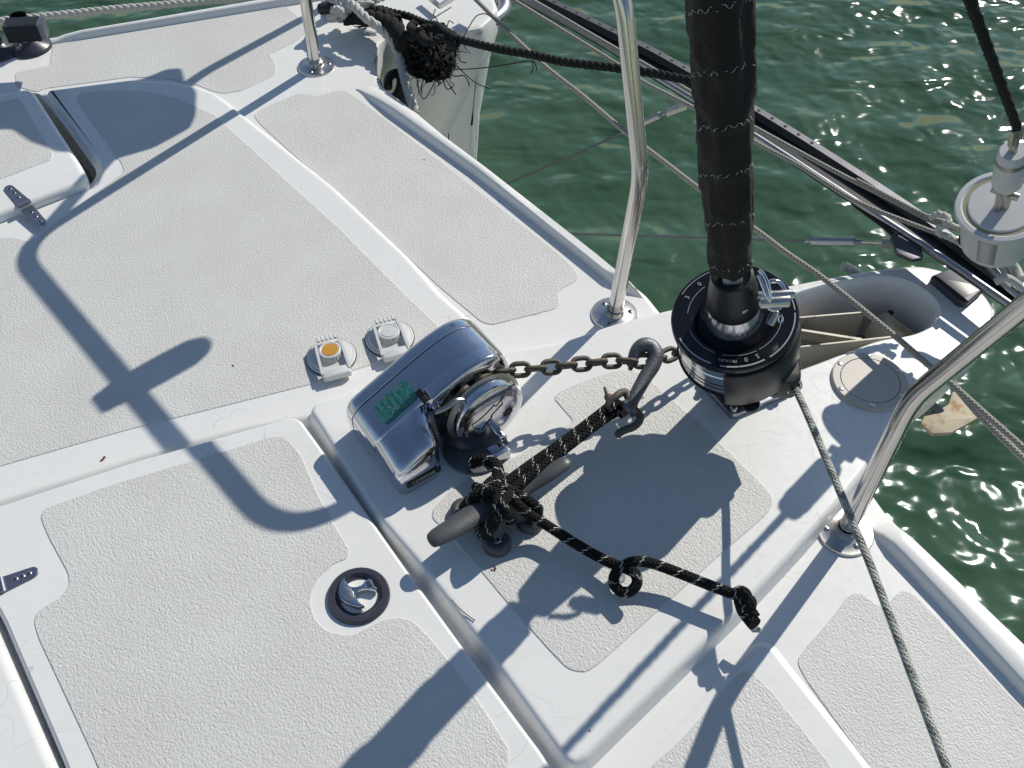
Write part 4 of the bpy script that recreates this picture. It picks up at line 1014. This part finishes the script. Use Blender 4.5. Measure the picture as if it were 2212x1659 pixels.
link('laid_strand', laid(spline(ats(main, .1), 6), .0088, .040, 3, 8, .004), M_tar, bm, 80)
link('thick_loop', laid(spline(ats([(770, 34, .045), (800, 40, .05), (830, 46, .055), (856, 62, .055), (866, 85, .045), (872, 110, .0), (884, 135, -.04), (905, 152, -.06), (930, 148, -.05)], 0), 6), .019, .07, 3, 9, .006), M_tar, bm, 80)
link('thick_loop', laid(spline(ats([(745, 42, .03), (775, 38, .045), (806, 24, .055), (838, 34, .06), (862, 46, .06)], 0), 6), .014, .06, 3, 9, .006), M_tar, bm, 80)
for pts in ([(896, 50, .07), (886, 60, .075), (902, 68, .085), (925, 60, .09), (950, 66, .09), (975, 82, .09)], [(918, 60, .08), (912, 80, .085), (930, 92, .09), (956, 82, .095), (975, 92, .09), (990, 104, .085)], [(925, 52, .085), (945, 56, .095), (962, 70, .10), (985, 84, .10)], [(872, 74, .05), (892, 80, .06), (905, 76, .07), (915, 66, .08)]):
    link('knot_turn', laid(spline(ats(pts, .08), 6), .0095, .035, 3, 7, .004), M_tar, bm, 80)
# frayed tangle
def rnd(c, s): return Vector((c[0] + random.gauss(0, s[0]), c[1] + random.gauss(0, s[1])))
g = []
for k in range(330):
    c0 = (938 + random.uniform(-40, 36), 120 + random.uniform(-50, 42)); z0 = -.035 - (c0[1] - 118) * .0010 + random.uniform(-.004, .035); pts = []
    p = [c0[0], c0[1], z0]; a = random.uniform(0, 6.28)
    for q in range(8):
        pts.append(tuple(p)); a += random.gauss(0, .9); p[0] += 9 * math.cos(a) + (938 - p[0]) * .12; p[1] += 9 * math.sin(a) + (118 - p[1]) * .10; p[2] += random.gauss(0, .004)
    g.append(sweep(spline(ats(pts), 3), random.uniform(.0015, .0048), 5))
link('tangled_yarn', g, M_tar, bm, 80, kind='stuff')
g = []
for k in range(150):
    a = random.uniform(-.5, 3.0) if k < 70 else random.uniform(0, 6.28); c0 = (940 + 34 * math.cos(a), 122 + 42 * math.sin(a))
    L = random.uniform(4, 17) if random.random() < .75 else random.uniform(18, 46); pts = []; p = [c0[0], c0[1], -.03 - (c0[1] - 118) * .0010 + random.uniform(0, .02)]; aa = a + random.gauss(0, .5)
    for q in range(6):
        pts.append(tuple(p)); aa += random.gauss(0, .85); p[0] += L / 3.2 * math.cos(aa); p[1] += L / 3.2 * math.sin(aa); p[2] += random.gauss(0, .006)
    g.append(sweep(spline(ats(pts), 3), random.uniform(.0006, .0014), 4))
for pts in ([(985, 150, -.04), (1030, 148, .0), (1090, 140, .07), (1140, 132, .09), (1155, 136, .09), (1160, 152, .08)], [(1150, 132, .09), (1152, 148, .09), (1146, 158, .085)], [(1000, 84, .08), (1012, 60, .08), (1030, 34, .08), (1050, 30, .08), (1062, 38, .08)],
            [(985, 140, -.05), (1010, 165, -.08), (1030, 180, -.09), (1058, 192, -.10)], [(900, 165, -.09), (905, 195, -.12), (916, 214, -.13), (930, 195, -.12), (938, 178, -.1)], [(962, 170, -.09), (975, 190, -.12), (985, 205, -.13)]):
    g.append(sweep(spline(ats(pts), 4), .0013, 5))
for k in range(60):
    t = random.random(); x = 1060 + 110 * t; y = 102 + 20 * t; aa = random.uniform(0, 6.28); z0 = .11
    g.append(sweep(spline(ats([(x, y, z0), (x + 8 * math.cos(aa), y + 6 * math.sin(aa), z0), (x + 14 * math.cos(aa + .4), y + 11 * math.sin(aa + .4), z0)]), 3), .0007, 4))
for k in range(14):
    x = 760 + random.uniform(0, 30); y = 52 + random.uniform(-4, 6); g.append(sweep(spline(ats([(x + 40, y - 6, .02), (x + 12, y, .012), (x, y + random.uniform(-4, 6), .01)]), 3), .0012, 4))
link('frayed_yarn', g, M_tar, bm, 80, kind='stuff')
mk = thing('black_rope_eye', 'dark rounded eye hanging behind the white rope under the port bow edge', 'rope eye', at(850, 175, -.08))
link('eye_ring', [sweep(spline(ats([(838, 190, -.06), (840, 168, -.05), (856, 158, -.05), (866, 172, -.06), (862, 196, -.08), (850, 212, -.09)], 0), 6), .0105, 12)], M_rubber, mk)
link('thimble', [sweep(spline(ats([(862, 200, -.09), (872, 215, -.1), (884, 236, -.12)], 0), 6), .009, 10)], M_navy, mk)
# port rail rope and deck fittings top left
o = link('port_side_rope', laid(spline(ats([(-60, 56, -.06), (10, 44, -.06), (120, 33, -.06), (233, 21, -.06), (370, 9, -.06), (500, -3, -.06), (620, -16, -.06)], 0), 6), .0095, .05, 3, 8, .005), M_three, None, 80)
tag(o, 'white three strand rope running along outside the port edge at the top left', 'rope')
def fair(x, y, label, full):
    c = at(x, y, 0); th = thing('deck_fairlead', label, 'deck fitting', c, 'black deck fittings on the port edge'); b_ = basis(c, Z)
    link('base', tr(lathe([(.047, 0), (.047, .003), (.044, .008), (.024, .016), (.018, .022), (.018, .03)], 48), b_), M_navy, th)
    if full:
        link('collar', tr(lathe([(.019, .024), (.0195, .028), (.0185, .03), (.0195, .032), (.0185, .05), (.016, .052)], 32), b_), M_wplast, th)
        link('neck', tr(lathe([(.017, .05), (.020, .065), (.018, .08)], 32), b_), M_black, th)
        tb_ = at(55, 62, .095); 
        link('bar', sweep([at(16, 66, .095), at(88, 62, .095)], .019, 4, sec=[(-1, -1), (1, -1), (1, 1), (-1, 1)]), M_black, th)
        link('end_cap', sweep([at(87, 62, .095), at(99, 61, .095)], .0165, 4, sec=[(-1, -1), (1, -1), (1, 1), (-1, 1)]), M_alu, th)
    else: link('post', sweep([c + Z * .02, c + Z * .60], .0125, 16), M_steel, th)
fair(67, 103, 'black T shaped deck fitting with round base at the top left corner', True)
fair(-3, 112, 'round black base with a steel post cut by the left frame edge', False)
# shadow side post left of the frame edge
# ================================================================== SMALL DEBRIS
def crumb(x, y, z, r, m, name, label, cat):
    g = []
    for k in range(5):
        c = at(x, y, z + .0006) + Vector((random.gauss(0, r * .6), random.gauss(0, r * .6), 0)); g.append(tr(dome(r * random.uniform(.4, .8), r * .5, 7, 2), basis(c, Z)))
    return tag(link(name, g, m), label, cat)
M_red = plain('dried_berry', (.13, .025, .03), .7)
M_brown = plain('dry_twig', (.16, .09, .06), .8)
crumb(222, 990, ZP, .0035, M_red, 'berry_bits', 'crushed red berry bits on the smooth band above the locker lid', 'berry')
crumb(503, 790, ZP + .001, .0018, M_red, 'seed', 'single dark red seed on the large nonskid panel', 'seed')
crumb(1068, 1230, ZC + .001, .0024, M_red, 'seed', 'small dark red seed on the panel below the cleat', 'seed')
crumb(1274, 1578, ZC, .0013, M_brown, 'seed', 'tiny dark speck near the lower corner of the central plate', 'seed')
crumb(917, 345, ZS + .001, .0014, M_red, 'seed', 'tiny dark speck on the long upper nonskid panel', 'seed')
tag(link('twig', sweep(spline(ats([(975, 1295, ZC + .001), (990, 1312, ZC + .003), (1008, 1327, ZC + .002), (1025, 1340, ZC + .002)], 0), 5), [.0007] * 15 + [.0014], 6), M_brown), 'thin brown twig lying on the plate edge below the cleat', 'twig')
skid([(1196, 862), (1205, 848), (1262, 822), (1330, 800), (1372, 800), (1400, 818), (1500, 905), (1640, 1040), (1668, 1072), (1668, 1095), (1650, 1118), (1560, 1195), (1420, 1322), (1290, 1438), (1268, 1452), (1248, 1452), (1225, 1445), (1195, 1415), (1110, 1320), (1020, 1212), (960, 1145), (932, 1120), (935, 1100), (975, 1060), (1030, 1020), (1120, 985), (1215, 925), (1240, 912)], ZC, .010)
skid([(1720, 1430), (1735, 1405), (1790, 1345), (1830, 1290), (1848, 1280), (1868, 1284), (1890, 1305), (1905, 1308), (1922, 1302), (1932, 1288), (1950, 1275), (1972, 1282), (2000, 1310), (2212, 1535), (2600, 1950), (2300, 2300), (2150, 2000), (1900, 1690), (1740, 1470)], ZS, .012)
skid([(1400, 1660), (1470, 1600), (1540, 1520), (1580, 1470), (1600, 1452), (1622, 1452), (1660, 1485), (1800, 1660), (1960, 1900), (1900, 2300), (1200, 2300), (1230, 1840)], ZS + .004, .012)
# starboard inner platform (aft of the strip)
Q = poly([(1330, 1725), (1480, 1560), (1590, 1440), (1640, 1392), (1668, 1398), (1700, 1440), (1860, 1640), (2080, 1930), (2000, 2400), (1150, 2400), (1180, 1880)], .004, .012)
link('platform', plateau(Q, [(-.014, -.004), (-.008, -.001), (-.003, .002), (.002, .004), (.006, .004)]), M_gel, deck)
